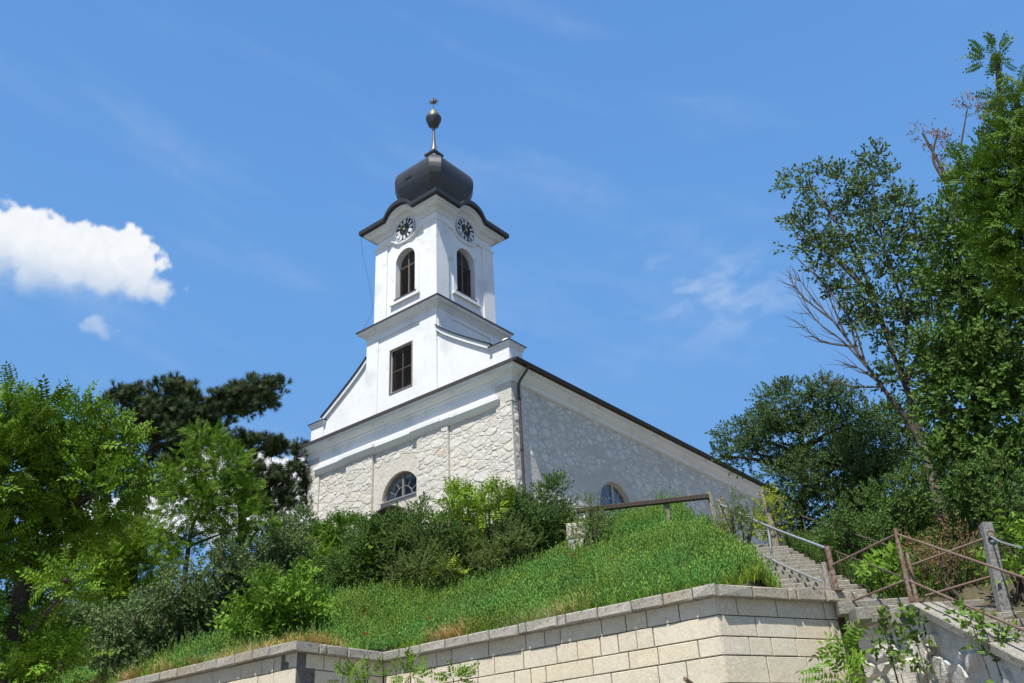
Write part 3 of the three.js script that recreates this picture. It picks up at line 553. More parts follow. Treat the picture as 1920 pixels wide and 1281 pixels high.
  part('collar', sweep(ringPath(TX, TZ, 0.25), [[0, 28.12], [0.02, 28.2], [0.02, 28.30], [0.08, 28.34], [0.08, 28.45], [0.03, 28.48], [-0.25, 28.5]], true), M.dome, dome);
  const fin = group('spire_finial', C), lathe = (pts, seg = 20) => new THREE.LatheGeometry(pts.map((v) => new THREE.Vector2(...v)), seg).translate(TX, 0, TZ);
  part('spire_stem', lathe([[0.28, 28.47], [0.24, 28.55], [0.17, 28.7], [0.115, 28.95], [0.082, 29.25], [0.068, 29.7], [0.065, 30.1]]), M.stemMetal, fin);
  part('urn', lathe([[0.065, 30.08], [0.12, 30.16], [0.26, 30.26], [0.29, 30.4], [0.35, 30.52], [0.385, 30.66], [0.38, 30.76], [0.30, 30.82]]), M.dome, fin);
  part('urn_cap', lathe([[0.31, 30.80], [0.33, 30.84], [0.26, 31.0], [0.2, 31.1], [0.19, 31.16], [0.1, 31.2], [0.02, 31.22]]), M.patina, fin);
  part('star_rod', lathe([[0.022, 31.2], [0.02, 31.85]], 6), M.dome, fin);
  const star = []; for (let k = 0; k < 16; k++) { const th = k / 16 * 2 * Math.PI, L = k % 2 ? 0.24 : 0.31; const g = new THREE.ConeGeometry(0.042, L, 5).translate(0, L / 2 + 0.02, 0).rotateZ(th); star.push(g.rotateY(0.66)); if (k % 2) star.push(new THREE.ConeGeometry(0.034, L * 0.9, 5).translate(0, L / 2, 0).rotateZ(th).rotateY(0.66 + Math.PI / 2)); }
  star.push(new THREE.SphereGeometry(0.06, 10, 8));
  part('star', merge(star).translate(TX, 31.82, TZ), M.dome, fin);
  // small things: lightning wire at the left edge of the belfry, two roof hooks
  part('lightning_wire', taperTube([[TX - 2.4, 23.7, TZ + 2.3], [TX - 2.3, 22.6, TZ + 2.2], [TX - 2.12, 21.3, TZ + 2.0], [TX - 1.95, 19.8, TZ + 1.9], [TX - 2.2, 18.8, TZ + 2.2]], 0.006, 0.006, 5), M.darkMetal, C);
  for (const z of [TZ - 1.35, TZ - 1.75]) part('roof_hook', rod([TX + 2.3, 23.88, z], [TX + 2.38, 24.16, z], 0.02, 6), M.galvanised, C);
}

// ------------------------------------------------------------------ the retaining wall
const retaining = thing('retaining_wall', 'long cream ashlar block retaining wall with weathered concrete coping below the grass bank', 'wall', [6, -1.6, 11]);
{
  const R = rng(31), top = 2.8, ct = 0.155, hs = [0.25, 0.285, 0.25, 0.36, 0.27, 0.27, 0.3];
  const nS4 = [0.892, 0, 0.452], eS4 = [0.452, 0, -0.892];
  const segs = [ // origin of the face, along, outward, length, where the blocks start
    [[-5, 0, 12.92], [1, 0, 0], [0, 0, 1], 10.37, 0], [[5.37, 0, 12.92], [0, 0, -1], [1, 0, 0], 1.95, 0.19], [[5.37, 0, 10.97], [1, 0, 0], [0, 0, 1], 6.68, 0], [[12.05, 0, 10.97], eS4, nS4, 2.46, 0]];
  segs.forEach(([o, e, n, L, s0], si) => {
    let y = top - ct;
    hs.forEach((h, row) => {
      y -= h; let u = s0;
      while (u < L - 0.02) {
        let w = 0.28 + 0.62 * R() ** 1.3; if (L - u - w < 0.25) w = L - u;
        const g = 0.008, pr = (R() - 0.5) * 0.006;
        part('block', block([o[0] + e[0] * (u + g) + n[0] * pr, y + g, o[2] + e[2] * (u + g) + n[2] * pr], e, n, w - 2 * g, h - 2 * g, 0.18, 0.007, () => (R() - 0.5) * 0.006), M.ashlar[Math.floor(R() * 5)], retaining);
        u += w;
      }
    });
    // core behind the joints, down to the street
    const c = (u, d, yy) => [o[0] + e[0] * u + n[0] * d, yy, o[2] + e[2] * u + n[2] * d], t = [], a = [c(0, -0.016, -1.6), c(L, -0.016, -1.6), c(L, -0.4, -1.6), c(0, -0.4, -1.6)], b = [c(0, -0.016, top - ct - 0.002), c(L, -0.016, top - ct - 0.002), c(L, -0.4, top - ct - 0.002), c(0, -0.4, top - ct - 0.002)];
    for (let k = 0; k < 4; k++) { const m = (k + 1) % 4; quad(t, a[k], a[m], b[m], b[k]); } quad(t, ...b);
    part('core', boxUV(tris(t)), M.joint, retaining);
    // mortar bed that fills the joints of the coping
    { const k0 = [0, 0.40, 0.13, 0.02][si], k1 = [10.46, 1.80, 6.74, 2.46][si], t2 = [], d0 = 0.105, lo = top - ct + 0.012 - si * 0.003, hi = top - 0.02 - si * 0.004, A = [c(k0, d0, lo), c(k1, d0, lo), c(k1, -0.33, lo), c(k0, -0.33, lo)], B = [c(k0, d0, hi), c(k1, d0, hi), c(k1, -0.33, hi), c(k0, -0.33, hi)];
      for (let k = 0; k < 4; k++) { const m = (k + 1) % 4; quad(t2, A[k], A[m], B[m], B[k]); } quad(t2, ...A); quad(t2, ...B);
      part('coping_bed', boxUV(tris(t2)), M.joint, retaining); }
    // coping stones
    const cs = [0, 0.37, 0.10, 0.07][si], cl = [10.5, 1.82, 6.77, 2.52][si], cov = 0.13;
    let u = si === 1 ? 0.37 : si === 3 ? 0.0 : 0; const end = si === 1 ? 1.82 : si === 3 ? 2.5 : si === 0 ? 10.5 : 6.77;
    while (u < end - 0.02) {
      let w = 0.42 + 0.22 * R(); if (R() < 0.12) w = 0.16; if (end - u - w < 0.3) w = end - u;
      const g = 0.013, dy = (R() - 0.5) * 0.012 - si * 0.004, pr = cov + (R() - 0.5) * 0.012;
      part('coping_stone', block([o[0] + e[0] * (u + g) + n[0] * pr, top - ct + dy, o[2] + e[2] * (u + g) + n[2] * pr], e, n, w - 2 * g, ct, 0.48, 0.013, () => (R() - 0.5) * 0.02), M.coping[Math.floor(R() * 4)], retaining);
      u += w;
    }
  });
  part('drain_pipe', rod([11.52, 1.52, 10.9], [11.54, 1.6, 11.2], 0.03, 8), M.rust, retaining, 'rusty drain stub poking out of the wall');
}

// ------------------------------------------------------------------ the staircase and its cheek wall
const stairs = thing('staircase', 'weathered concrete outdoor staircase climbing the bank to the church', 'stairs', ST(6, -1.6, 20));
{
  const R = rng(41), e = [SR[0], 0, SR[1]], n = [SD[0], 0, SD[1]];
  for (let i = 0; i < 42; i++) {
    const y = 5.0 - 0.16 * i, t = 9.3 + 0.387 * i;
    const s0 = i < 15 ? 4.95 : i === 15 ? 5.6 : i === 16 ? 5.72 : i === 17 ? 6.05 : 6.45, s1 = i < 14 ? 6.28 : i === 14 ? 6.45 : i === 15 ? 6.75 : 8.1;
    const o = ST(s0, y - 0.175, t);
    part('step', block(o, e, n, s1 - s0, 0.175 + (R() - 0.5) * 0.008, i < 14 ? 0.5 : 0.75, 0.012, () => (R() - 0.5) * 0.012), M.step[Math.floor(R() * 3)], stairs);
  }
  part('landing', block(ST(4.9, 4.83, 9.0), e, n, 1.5, 0.14, 2.4, 0.01), M.step[0], stairs);
}
const cheek = thing('rubble_cheek_wall', 'crumbling whitewashed rubble wall with concrete coping beside the lower stairs', 'wall', [14.33, -1.6, 9.72]);
{
  const R = rng(43), E = [13.22, 9.17], A = [14.33, 9.72], B = [19.4, 17.04], h0 = 2.33;
  const legs = [[E, A, () => h0 - 0.12, -0.3], [A, B, (u) => h0 - 0.12 - 0.41 * u, 0.3]];
  legs.forEach(([p, q, topAt], i) => {
    const L = Math.hypot(q[0] - p[0], q[1] - p[1]), e = [(q[0] - p[0]) / L, 0, (q[1] - p[1]) / L], n = [-e[2], 0, e[0]];
    const P = (u, y, d) => [p[0] + e[0] * u + n[0] * d, y, p[1] + e[2] * u + n[2] * d], t = [], N = Math.ceil(L / 0.12), K = 26;
    const f = (u, k) => { const yt = topAt(u), y = lerp(-1.6, yt, k / K); return P(u, y, -0.06 + 0.09 * fbm(u * 2.1 + i * 7, y * 2.1, 4.4, 4)); };
    for (let a = 0; a < N; a++) for (let k = 0; k < K; k++) { const u0 = L * a / N, u1 = L * (a + 1) / N; quad(t, f(u0, k), f(u1, k), f(u1, k + 1), f(u0, k + 1)); }
    quad(t, P(0, topAt(0), -0.03), P(L, topAt(L), -0.03), P(L, topAt(L), -0.32), P(0, topAt(0), -0.32));
    quad(t, P(0, -1.6, -0.32), P(L, -1.6, -0.32), P(L, topAt(L), -0.32), P(0, topAt(0), -0.32));
    const body = part('wall_face', boxUV(tris(t)), M.limeMortar, cheek);
    const vLo = i ? -0.6 : 0.2, uHi = i ? 5.2 : L - 0.02;
    for (const st of rubble(0.02, uHi, vLo, h0 - 0.14, 60 + i, { keep: (u, v) => v < topAt(u) - 0.24 && v > topAt(u) - 2.6 && fbm(u * 1.3, v * 1.3, 7) > -0.5, k: 1.3, big: 0.26, small: 0.08, gap: 0.014 })) part('stone', stoneGeo(st, [p[0], 0, p[1]], e, n, 0.012 + 0.02 * R(), R, 0.12, 0.035), M.lime[Math.floor(R() * 4)], body);
    // coping in lengths
    const len = i ? 1.35 : L + 0.06;
    for (let u = i ? 0 : -0.02; u < L - 0.1; u += len) {
      const a = P(u + 0.004, topAt(u) + 0.06, -0.13), b = P(Math.min(L, u + len) - 0.004, topAt(Math.min(L, u + len)) + 0.06, -0.13);
      part('coping_slab', beam(a, b, 0.36, 0.115), M.step[i ? 1 : 0], cheek);
    }
  });
}

// ------------------------------------------------------------------ timber and railings
{
  const fence = thing('timber_barrier', 'heavy dark timber rail on weathered posts at the top of the grass bank', 'barrier', [9.2, 5.4, 4.76]);
  part('rail', beam([6.55, 6.2, 6.14], [9.2, 6.19, 4.8], 0.11, 0.11), M.darkWood, fence);
  part('post', beam([9.32, 5.0, 4.8], [9.17, 6.31, 4.72], 0.10, 0.11, 0.5), M.oldWood, fence);
  const p2 = thing('wooden_post', 'squat grey wooden post holding the galvanised handrail at the stair top', 'post', [9.55, 5.0, 4.83]);
  part('post', beam([9.56, 4.9, 4.85], [9.42, 6.08, 4.72], 0.17, 0.17, 0.5), M.oldWood, p2);
  part('hook', new THREE.TorusGeometry(0.05, 0.012, 6, 12).translate(9.5, 5.97, 4.86), M.galvanised, p2);
  const p3 = thing('wooden_post', 'thin pale stake standing alone in the grass before the nave wall', 'post', [8.34, 5.4, 5.18]);
  part('stake', beam([8.34, 5.3, 5.18], [8.35, 6.16, 5.17], 0.07, 0.07, 0.3), M.oldWood, p3);
  part('stake_head', beam([8.35, 6.05, 5.17], [8.28, 6.17, 5.2], 0.08, 0.06, 0.2), M.oldWood, p3);
  const p4 = thing('wooden_post', 'tall leaning pale wooden post beside the dark privet tree', 'post', [10.33, 4.9, 4.34]);
  part('post', taperTube([[10.36, 4.75, 4.36], [10.31, 5.4, 4.31], [10.22, 6.18, 4.26]], 0.085, 0.065, 8), M.oldWood, p4);
  part('knot', new THREE.SphereGeometry(0.06, 8, 6).scale(1, 1.6, 1).translate(10.35, 5.15, 4.38), M.oldWood, p4);
  const pil = thing('stone_pillar', 'short rough white stone pillar half hidden by bushes at the rail end', 'pillar', [6.25, 5.4, 5.7]);
  part('shaft', block([6.02, 5.0, 5.85], [0.88, 0, -0.47], [0.47, 0, 0.88], 0.38, 0.7, 0.4, 0.05, () => 0.02), M.lime[2], pil);
  part('cap', block([6.0, 5.7, 5.87], [0.88, 0, -0.47], [0.47, 0, 0.88], 0.43, 0.4, 0.42, 0.07, () => -0.02), M.lime[3], pil);

  const rail = thing('handrail', 'silver galvanised tube handrail running down the left side of the stairs', 'handrail', [11.25, 3.9, 6.85]);
  part('top_rail', taperTube([[9.4, 5.98, 4.77], [11.26, 4.66, 6.77], [13.06, 3.46, 8.97]], 0.021, 0.021, 8, 30), M.galvanised, rail);
  part('lower_rail', taperTube([[9.5, 5.27, 4.85], [11.28, 3.99, 6.87], [12.93, 2.95, 8.97]], 0.018, 0.018, 8, 30), M.galvanised, rail);
  part('baluster', rod([11.26, 4.66, 6.77], [11.24, 3.6, 6.86], 0.022), M.galvanised, rail);
  const pl = thing('rusty_post', 'rusted iron angle post standing on the end of the wall coping', 'post', [13.07, 2.8, 9.02]);
  part('shaft', beam([13.08, 2.78, 9.03], [13.05, 3.5, 8.96], 0.07, 0.07, 0.6), M.rust, pl);
  part('foot', block([12.99, 2.79, 9.13], [0.9, 0, 0.43], [-0.43, 0, 0.9], 0.17, 0.03, 0.14, 0.006), M.rust, pl);
  const pw = thing('wooden_stub', 'split whitish wooden stub beside the rusted post on the coping', 'post', [12.95, 2.8, 9.0]);
  part('stub', taperTube([[12.96, 2.78, 9.02], [12.955, 3.0, 8.99], [12.94, 3.27, 8.95]], 0.06, 0.045, 7), M.greyFrame, pw);
  part('split_piece', beam([12.90, 2.78, 9.0], [12.88, 3.2, 8.97], 0.05, 0.06, 0.3), M.oldWood, pw);

  const rr = thing('rusty_railing', 'rusty pipe railing with tilted posts above the rubble wall apex', 'railing', [14.27, 2.4, 9.6]);
  part('post', taperTube([[14.28, 2.36, 9.66], [14.275, 2.9, 9.6], [14.265, 3.40, 9.52]], 0.036, 0.03, 8), M.rust, rr);
  part('post', taperTube([[14.30, 2.3, 9.5], [14.29, 2.8, 9.38], [14.285, 3.08, 9.32]], 0.03, 0.026, 8), M.rust, rr);
  for (const [a, b] of [[[13.09, 3.20, 9.01], [14.27, 3.32, 9.53]], [[13.30, 2.60, 9.16], [14.27, 2.67, 9.59]], [[14.27, 3.32, 9.53], [17.9, 0.68, 14.24]], [[14.27, 2.67, 9.59], [17.6, 0.30, 14.22]], [[14.29, 2.90, 9.34], [15.24, 3.13, 9.03]], [[14.40, 2.45, 9.42], [15.2, 2.62, 9.05]]]) part('pipe', rod(a, b, 0.016, 8), M.rust, rr);
  part('post', rod([17.6, -1.0, 14.23], [17.62, 0.95, 14.2], 0.035), M.rust, rr);
  const fr = thing('handrail', 'thin weathered pipe handrail on the far right side of the stairs', 'handrail', [12.45, 3.6, 6.8]);
  part('top_rail', rod([10.92, 5.5, 4.0], [13.98, 3.34, 8.47], 0.015), M.railMetal, fr);
  part('lower_rail', rod([12.5, 3.88, 7.05], [14.22, 2.72, 9.37], 0.014), M.railMetal, fr);
  part('post', rod([12.47, 3.3, 6.85], [12.42, 4.42, 6.65], 0.015), M.railMetal, fr);
  part('post', rod([10.95, 4.6, 4.05], [10.92, 5.52, 4.0], 0.015), M.railMetal, fr);
  const wp = thing('concrete_post', 'stout leaning grey concrete post with an iron ring beside the stairs', 'post', [15.28, 2.4, 9.09]);
  part('shaft', beam([15.255, 1.9, 9.165], [15.32, 3.34, 8.97], 0.14, 0.17, 0.6), M.greyPost, wp);
  part('ring', new THREE.TorusGeometry(0.045, 0.012, 6, 14).rotateY(0.6).translate(15.37, 3.16, 9.12), M.rust, wp);
  part('wire', taperTube([[15.37, 3.12, 9.13], [15.6, 2.86, 9.9], [16.0, 2.5, 11]], 0.012, 0.012, 5), M.galvanised, wp);
}

// where the crowns and stems stand: lobes [x, y, z, radius, height], trunk lines, bases
const VEG = {"locust_left":{"l":[[3.4,6.08,17.28,0.64,0.52],[3.68,5.96,16.6,0.66,0.53],[3.93,5.71,16.05,0.53,0.44],[2.81,5.4,16.6,0.89,0.71],[3.9,5.01,16.1,0.73,0.52],[4.11,5.28,15.69,0.35,0.35],[2.83,4.32,16.56,0.77,0.64],[2.98,4.63,15.72,0.63,0.4],[2.68,3.44,16.4,0.59,0.59],[3.27,5.46,17.66,0.75,0.75],[2.83,4.34,17.38,0.74,0.74],[4.81,3.33,16.53,0.35,0.25],[3.38,2.72,16.53,0.6,0.4],[3.91,2.38,16.09,0.43,0.32],[3.57,2.18,16.85,0.46,0.31]],
  "tr":[[3.04,0.62,16.06],[2.9,2.84,16.38],[2.87,4.08,16.45],[2.84,5.41,16.53],[2.81,6.36,16.61]]},
  "locust_mid":{"l":[[-1.67,8.85,10.67,0.66,0.44],[-1.95,8.09,11.13,0.67,0.51],[-1.37,8.13,10.2,0.65,0.57],[-1.77,7.35,10.84,0.8,0.56],[-1.3,7.4,10.09,0.67,0.6],[-1.98,6.59,11.19,0.58,0.42],[-0.98,6.87,9.62,0.54,0.33],[-1.47,6.77,10.36,0.66,0.4]],
  "tr":[[-2.01,6.16,10.65],[-1.99,6.83,10.63],[-1.9,7.53,10.48],[-1.91,8.38,10.5]]},
  "pine_a":{"l":[[-9.05,12.91,9.59,0.46,0.39],[-8.77,13.08,9.02,0.46,0.39],[-8.83,12.6,9.13,0.46,0.21],[-8.32,13.26,8.17,0.69,0.54],[-8.06,13.46,7.72,0.4,0.44],[-8.42,12.35,8.37,0.85,0.61],[-8.06,12.44,7.72,0.86,0.61],[-7.62,12.52,6.99,0.65,0.51],[-8.66,11.82,8.82,0.6,0.35],[-8.21,11.54,7.99,0.97,0.46],[-7.68,11.92,7.08,0.61,0.36],[-7.51,13.09,6.81,0.62,0.4],[-7.2,13.43,6.32,0.56,0.37],[-6.97,13.84,5.98,0.67,0.45],[-6.58,13.83,5.41,0.57,0.3],[-6.69,13.32,5.57,0.52,0.26],[-7.08,13.0,6.14,0.48,0.22],[-8.32,10.68,8.18,0.7,0.43],[-8.39,9.95,8.31,0.51,0.31]],
  "tr":[[-8.5,7.53,8.51],[-8.53,8.87,8.56],[-8.57,10.27,8.65],[-8.48,11.39,8.48],[-8.26,12.39,8.08],[-8.19,13.19,7.94]]},
  "pine_b":{"l":[[-9.56,12.96,4.46,0.6,0.36],[-9.12,12.8,3.81,0.72,0.36],[-8.76,12.91,3.31,0.44,0.28],[-9.3,11.98,4.07,0.47,0.32],[-8.95,11.49,3.57,0.79,0.47],[-8.6,11.1,3.08,0.59,0.32],[-9.25,10.95,4.0,0.66,0.35],[-8.85,10.58,3.44,0.88,0.31],[-9.59,11.43,4.5,0.47,0.31]],
  "tr":[[-9.3,8.79,4.07],[-9.41,10.34,4.23],[-9.51,11.54,4.38],[-9.53,12.79,4.41]]},
  "pine_c":{"l":[[-11.41,14.28,0.17,0.45,0.41],[-11.46,13.4,0.23,0.49,0.45],[-11.19,12.59,-0.12,0.49,0.4],[-11.2,11.79,-0.1,0.53,0.31]],
  "tr":[[-10.93,9.9,-0.43],[-11.02,11.68,-0.33],[-11.19,14.25,-0.11]]},
  "shrubs":[["lilac",{"l":[[-1.19,6.7,8.2,0.7,0.5],[-1.5,6.55,8.63,0.69,0.55]],
  "b":[-1.27,4.89,8.32],
  "d":24.0}],["lilac",{"l":[[-0.67,5.76,10.05,0.67,0.43],[-0.98,5.4,10.52,0.6,0.45],[-0.43,5.3,9.71,0.53,0.38],[-0.76,4.92,10.18,0.58,0.35]],
  "b":[-0.74,3.97,10.16],
  "d":22.5}],["lilac",{"l":[[-1.34,5.05,11.09,0.54,0.4],[-1.58,4.7,11.51,0.54,0.44],[-1.14,4.72,10.76,0.45,0.32]],
  "b":[-1.4,3.45,11.2],
  "d":22.5}],["lilac",{"l":[[-1.46,4.35,12.3,0.54,0.42],[-1.58,3.94,12.54,0.46,0.42]],
  "b":[-1.43,2.92,12.25],
  "d":22.0}],["lilac",{"l":[[-8.13,5.2,10.44,0.89,0.82],[-8.43,4.82,11.1,0.88,0.88]],
  "b":[-8.1,4.01,10.37],
  "d":28.8}],["walnut",{"l":[[2.11,3.89,11.32,0.54,0.46],[2.44,4.38,10.87,0.53,0.42]],
  "b":[2.31,3.52,11.04],
  "d":19.5}],["locust_bush",{"l":[[-1.66,6.37,6.95,0.55,0.52],[-1.96,6.73,7.32,0.44,0.36]],
  "b":[-1.66,5.72,6.95],
  "d":25.15}],["elder",{"l":[[-2.76,7.72,5.92,0.41,0.35],[-2.39,7.61,5.47,0.47,0.54]],
  "b":[-2.55,6.36,5.67],
  "d":26.65}],["dark",{"l":[[1.26,5.67,8.13,0.65,0.54],[0.98,5.48,8.46,0.51,0.39]],
  "b":[1.19,5.09,8.21],
  "d":22.15}],["privet",{"l":[[1.85,6.18,8.08,0.54,0.41],[2.15,6.3,7.75,0.58,0.39],[2.48,6.46,7.41,0.5,0.34],[2.67,7.0,7.23,0.09,0.24]],
  "b":[2.21,5.24,7.69],
  "d":21.75}],["locust_bush",{"l":[[1.63,6.03,7.87,0.55,0.42],[1.94,5.89,7.54,0.39,0.34]],
  "b":[1.68,5.28,7.81],
  "d":22.05}],["olive",{"l":[[2.91,5.54,7.69,0.63,0.56],[3.31,5.4,7.3,0.53,0.48]],
  "b":[3.09,5.01,7.51],
  "d":21.25}],["dark",{"l":[[2.88,6.26,7.3,0.54,0.52],[3.25,6.12,6.94,0.54,0.52]],
  "b":[3.15,5.22,7.04],
  "d":21.55}],["olive",{"l":[[4.14,5.98,6.3,0.62,0.54],[4.53,5.89,5.97,0.54,0.49],[3.88,5.55,6.51,0.51,0.38]],
  "b":[4.16,5.21,6.27],
  "d":21.45}],["privet",{"l":[[4.04,6.85,5.41,0.57,0.46],[4.47,6.82,5.07,0.57,0.49]],
  "b":[4.26,5.69,5.24],
  "d":22.2}],["privet",{"l":[[4.57,7.23,4.38,0.5,0.55],[4.59,6.66,4.36,0.55,0.49]],
  "b":[4.55,6.04,4.39],
  "d":22.7}],["ailanthus",{"l":[[3.26,7.1,6.73,0.29,0.29],[3.45,6.89,6.56,0.4,0.37]],
  "b":[3.33,5.31,6.67],
  "d":21.7}],["ailanthus",{"l":[[4.0,6.88,6.28,0.47,0.29],[4.26,7.07,6.07,0.21,0.16]],
  "b":[3.95,5.25,6.32],
  "d":21.55}],["ailanthus",{"l":[[3.33,6.51,6.53,0.29,0.26]],
  "b":[3.34,5.39,6.52],
  "d":21.8}],["yellow",{"l":[[3.64,6.13,6.6,0.23,0.23]],
  "b":[3.64,5.22,6.59],
  "d":21.55}],["yellow",{"l":[[3.43,5.27,7.19,0.3,0.28]],
  "b":[3.43,5.02,7.19],
  "d":21.25}],["yellow",{"l":[[-7.51,6.48,6.63,0.15,0.5]],
  "b":[-7.48,5.91,6.57],
  "d":30.1}],["dry",{"l":[[-3.59,4.62,10.19,0.67,0.4],[-3.27,4.69,9.65,0.61,0.38]],
  "b":[-3.44,4.23,9.93],
  "d":24.9}],["herb",{"l":[[-2.13,3.74,11.36,0.43,0.27],[-1.85,3.8,10.87,0.43,0.25]],
  "b":[-2.01,3.62,11.15],
  "d":23.05}],["vine_post",{"l":[[6.92,6.26,6.03,0.19,0.24],[6.87,5.89,6.06,0.29,0.24],[6.6,5.65,6.24,0.31,0.19],[7.06,5.79,5.94,0.24,0.19]],
  "b":[6.8,4.99,6.11],
  "d":20.0}],["vine_post",{"l":[[10.81,4.88,7.29,0.22,0.34],[11.03,4.64,7.2,0.26,0.26]],
  "b":[10.82,4.26,7.29],
  "d":17.0}],["yellowleaf",{"l":[[10.34,5.63,4.23,0.23,0.46],[10.11,5.36,4.32,0.21,0.25]],
  "b":[10.27,4.87,4.26],
  "d":20.0}],["locust_bush",{"l":[[-8.56,8.52,8.63,0.75,0.57],[-8.23,7.97,8.02,0.7,0.47],[-8.77,7.83,9.02,0.66,0.56]],
  "b":[-8.37,4.91,8.28],
  "d":30.0}],["locust_bush",{"l":[[-9.49,7.59,9.35,0.74,0.59],[-9.38,8.44,9.13,0.67,0.57]],
  "b":[-9.26,4.6,8.89],
  "d":30.5}],["lilac",{"l":[[-3.46,8.1,6.23,0.41,0.38],[-3.78,8.01,6.66,0.47,0.35]],
  "b":[-3.49,5.91,6.28],
  "d":27.0}]],
  "poplar":{"l":[[13.08,12.57,5.4,0.44,0.37],[13.25,11.69,5.36,0.5,0.5],[12.66,11.67,5.52,0.22,0.19],[12.67,11.02,5.52,0.35,0.28],[13.91,12.17,5.19,0.43,0.48],[14.54,12.5,5.06,0.33,0.38],[14.44,11.59,5.08,0.58,0.49],[13.77,11.0,5.22,0.64,0.49],[13.03,10.55,5.42,0.52,0.35],[14.86,11.06,5.0,0.41,0.41],[14.25,10.27,5.12,0.68,0.47],[13.43,9.88,5.31,0.57,0.36],[14.8,9.94,5.01,0.55,0.5],[14.17,8.99,5.13,0.66,0.46],[13.65,8.52,5.25,0.44,0.35],[14.5,8.26,5.07,0.59,0.48],[13.94,7.59,5.18,0.48,0.38],[14.41,7.11,5.09,0.47,0.41],[15.36,10.52,4.92,0.4,0.4],[15.11,8.93,4.96,0.45,0.45],[13.58,9.11,5.27,0.44,0.33],[14.62,8.97,5.05,0.49,0.43]],
  "tr":[[13.93,4.12,5.19],[13.95,5.04,5.18],[13.98,5.75,5.17],[13.92,6.02,5.19]],
  "limbs":[[[13.92,6.02,5.19],[13.79,6.54,5.22],[13.55,7.19,5.28],[13.33,7.87,5.33],[13.0,8.83,5.42]],[[13.92,6.02,5.19],[13.96,6.8,5.18],[13.88,7.72,5.2],[13.81,9.23,5.21],[13.61,10.77,5.26],[13.16,12.39,5.38]],[[13.88,7.72,5.2],[13.8,8.72,5.22],[13.55,9.97,5.28],[12.79,11.05,5.48]],[[13.9,7.42,5.19],[14.27,8.58,5.11],[14.25,10.27,5.12],[14.42,12.48,5.08]],[[13.96,7.23,5.18],[14.64,8.46,5.04],[14.89,9.9,5.0],[14.91,11.26,4.99]],[[13.81,9.23,5.21],[13.23,10.49,5.36],[12.68,11.66,5.52]],[[13.9,7.42,5.19],[14.44,7.45,5.08],[14.71,7.96,5.03]]],
  "bare":[[[13.33,7.87,5.33],[12.93,8.98,5.44],[12.68,9.57,5.52],[12.4,10.4,5.61]],[[13.44,7.54,5.31],[13.03,8.44,5.42],[12.63,9.06,5.53],[12.39,10.06,5.61]],[[13.33,7.87,5.33],[13.29,8.75,5.34],[12.98,9.75,5.43],[12.59,10.55,5.55]],[[13.2,8.27,5.37],[12.64,8.55,5.53],[12.36,9.0,5.62]],[[13.53,7.28,5.28],[13.02,7.41,5.42],[12.66,7.65,5.52]],[[13.5,7.37,5.29],[13.19,7.78,5.37],[12.93,7.95,5.45]],[[13.12,8.42,5.39],[13.0,9.35,5.42],[12.92,10.04,5.45]],[[12.93,8.98,5.44],[12.52,9.62,5.57],[12.29,10.22,5.64]],[[13.25,8.07,5.35],[13.25,9.02,5.36],[13.25,9.8,5.35]]]},
  "privet_tree":{"l":[[8.89,7.65,3.22,0.18,0.16],[9.35,7.99,3.02,0.47,0.34],[9.89,8.39,2.79,0.55,0.45],[10.6,8.68,2.52,0.68,0.52],[11.31,8.64,2.28,0.65,0.47],[9.53,7.62,2.94,0.54,0.36],[10.2,7.77,2.67,0.71,0.58],[11.12,7.67,2.34,0.76,0.66],[11.87,7.92,2.11,0.53,0.63],[10.48,6.72,2.57,0.75,0.65],[11.4,6.75,2.25,0.87,0.77],[12.16,7.12,2.02,0.62,0.68],[10.13,6.0,2.7,0.62,0.52],[11.0,5.86,2.38,0.76,0.51]],
  "tr":[[10.09,4.98,2.5],[10.34,6.07,2.4],[10.58,7.08,2.32],[10.66,8.16,2.29]]},
  "locust_right":{"l":[[16.97,7.77,10.28,0.42,0.42],[17.35,8.25,10.25,0.3,0.34],[16.75,7.22,10.3,0.37,0.34],[16.93,6.78,10.28,0.37,0.4],[16.72,7.75,10.3,0.24,0.23],[17.62,8.94,10.24,0.26,0.2],[17.55,9.65,10.25,0.24,0.14],[16.76,6.16,10.29,0.32,0.32],[17.58,7.74,10.25,0.59,0.89],[17.17,6.33,10.26,0.5,0.71]],
  "tr":[[16.05,1.86,10.18],[16.46,3.41,10.12],[16.74,4.79,10.1],[17.05,6.3,10.07],[17.35,7.7,10.05]]},
  "maple_right":{"l":[[15.53,8.06,6.41,0.51,0.44],[15.74,7.32,6.39,0.59,0.49],[15.18,7.02,6.47,0.49,0.4],[15.71,6.44,6.39,0.6,0.48],[15.15,6.08,6.47,0.56,0.39],[14.82,6.8,6.53,0.4,0.34],[15.61,5.47,6.4,0.49,0.47],[15.07,5.31,6.49,0.5,0.38],[16.15,7.13,6.34,0.46,0.46],[15.84,9.41,6.37,0.48,0.48],[15.4,8.62,6.43,0.42,0.42],[16.12,8.58,6.34,0.48,0.48],[16.36,7.7,6.31,0.39,0.42],[15.34,4.77,6.44,0.49,0.4],[14.69,5.11,6.56,0.41,0.36],[14.66,6.01,6.56,0.39,0.37],[15.96,6.16,6.36,0.36,0.54]],
  "tr":[[14.72,3.51,6.25],[14.89,4.29,6.21],[15.16,5.47,6.17],[15.39,6.64,6.13],[15.57,7.66,6.1]]},
  "under_r":[["privet",{"l":[[13.42,4.98,5.57,0.45,0.49],[13.0,4.7,5.68,0.42,0.36]],
  "b":[13.16,4.22,5.64],
  "d":17.75}],["dark",{"l":[[14.94,4.64,6.66,0.53,0.44],[14.59,4.25,6.73,0.35,0.35]],
  "b":[14.69,3.69,6.71],
  "d":16.35}],["dark",{"l":[[15.47,4.08,7.33,0.41,0.5]],
  "b":[15.24,3.37,7.37],
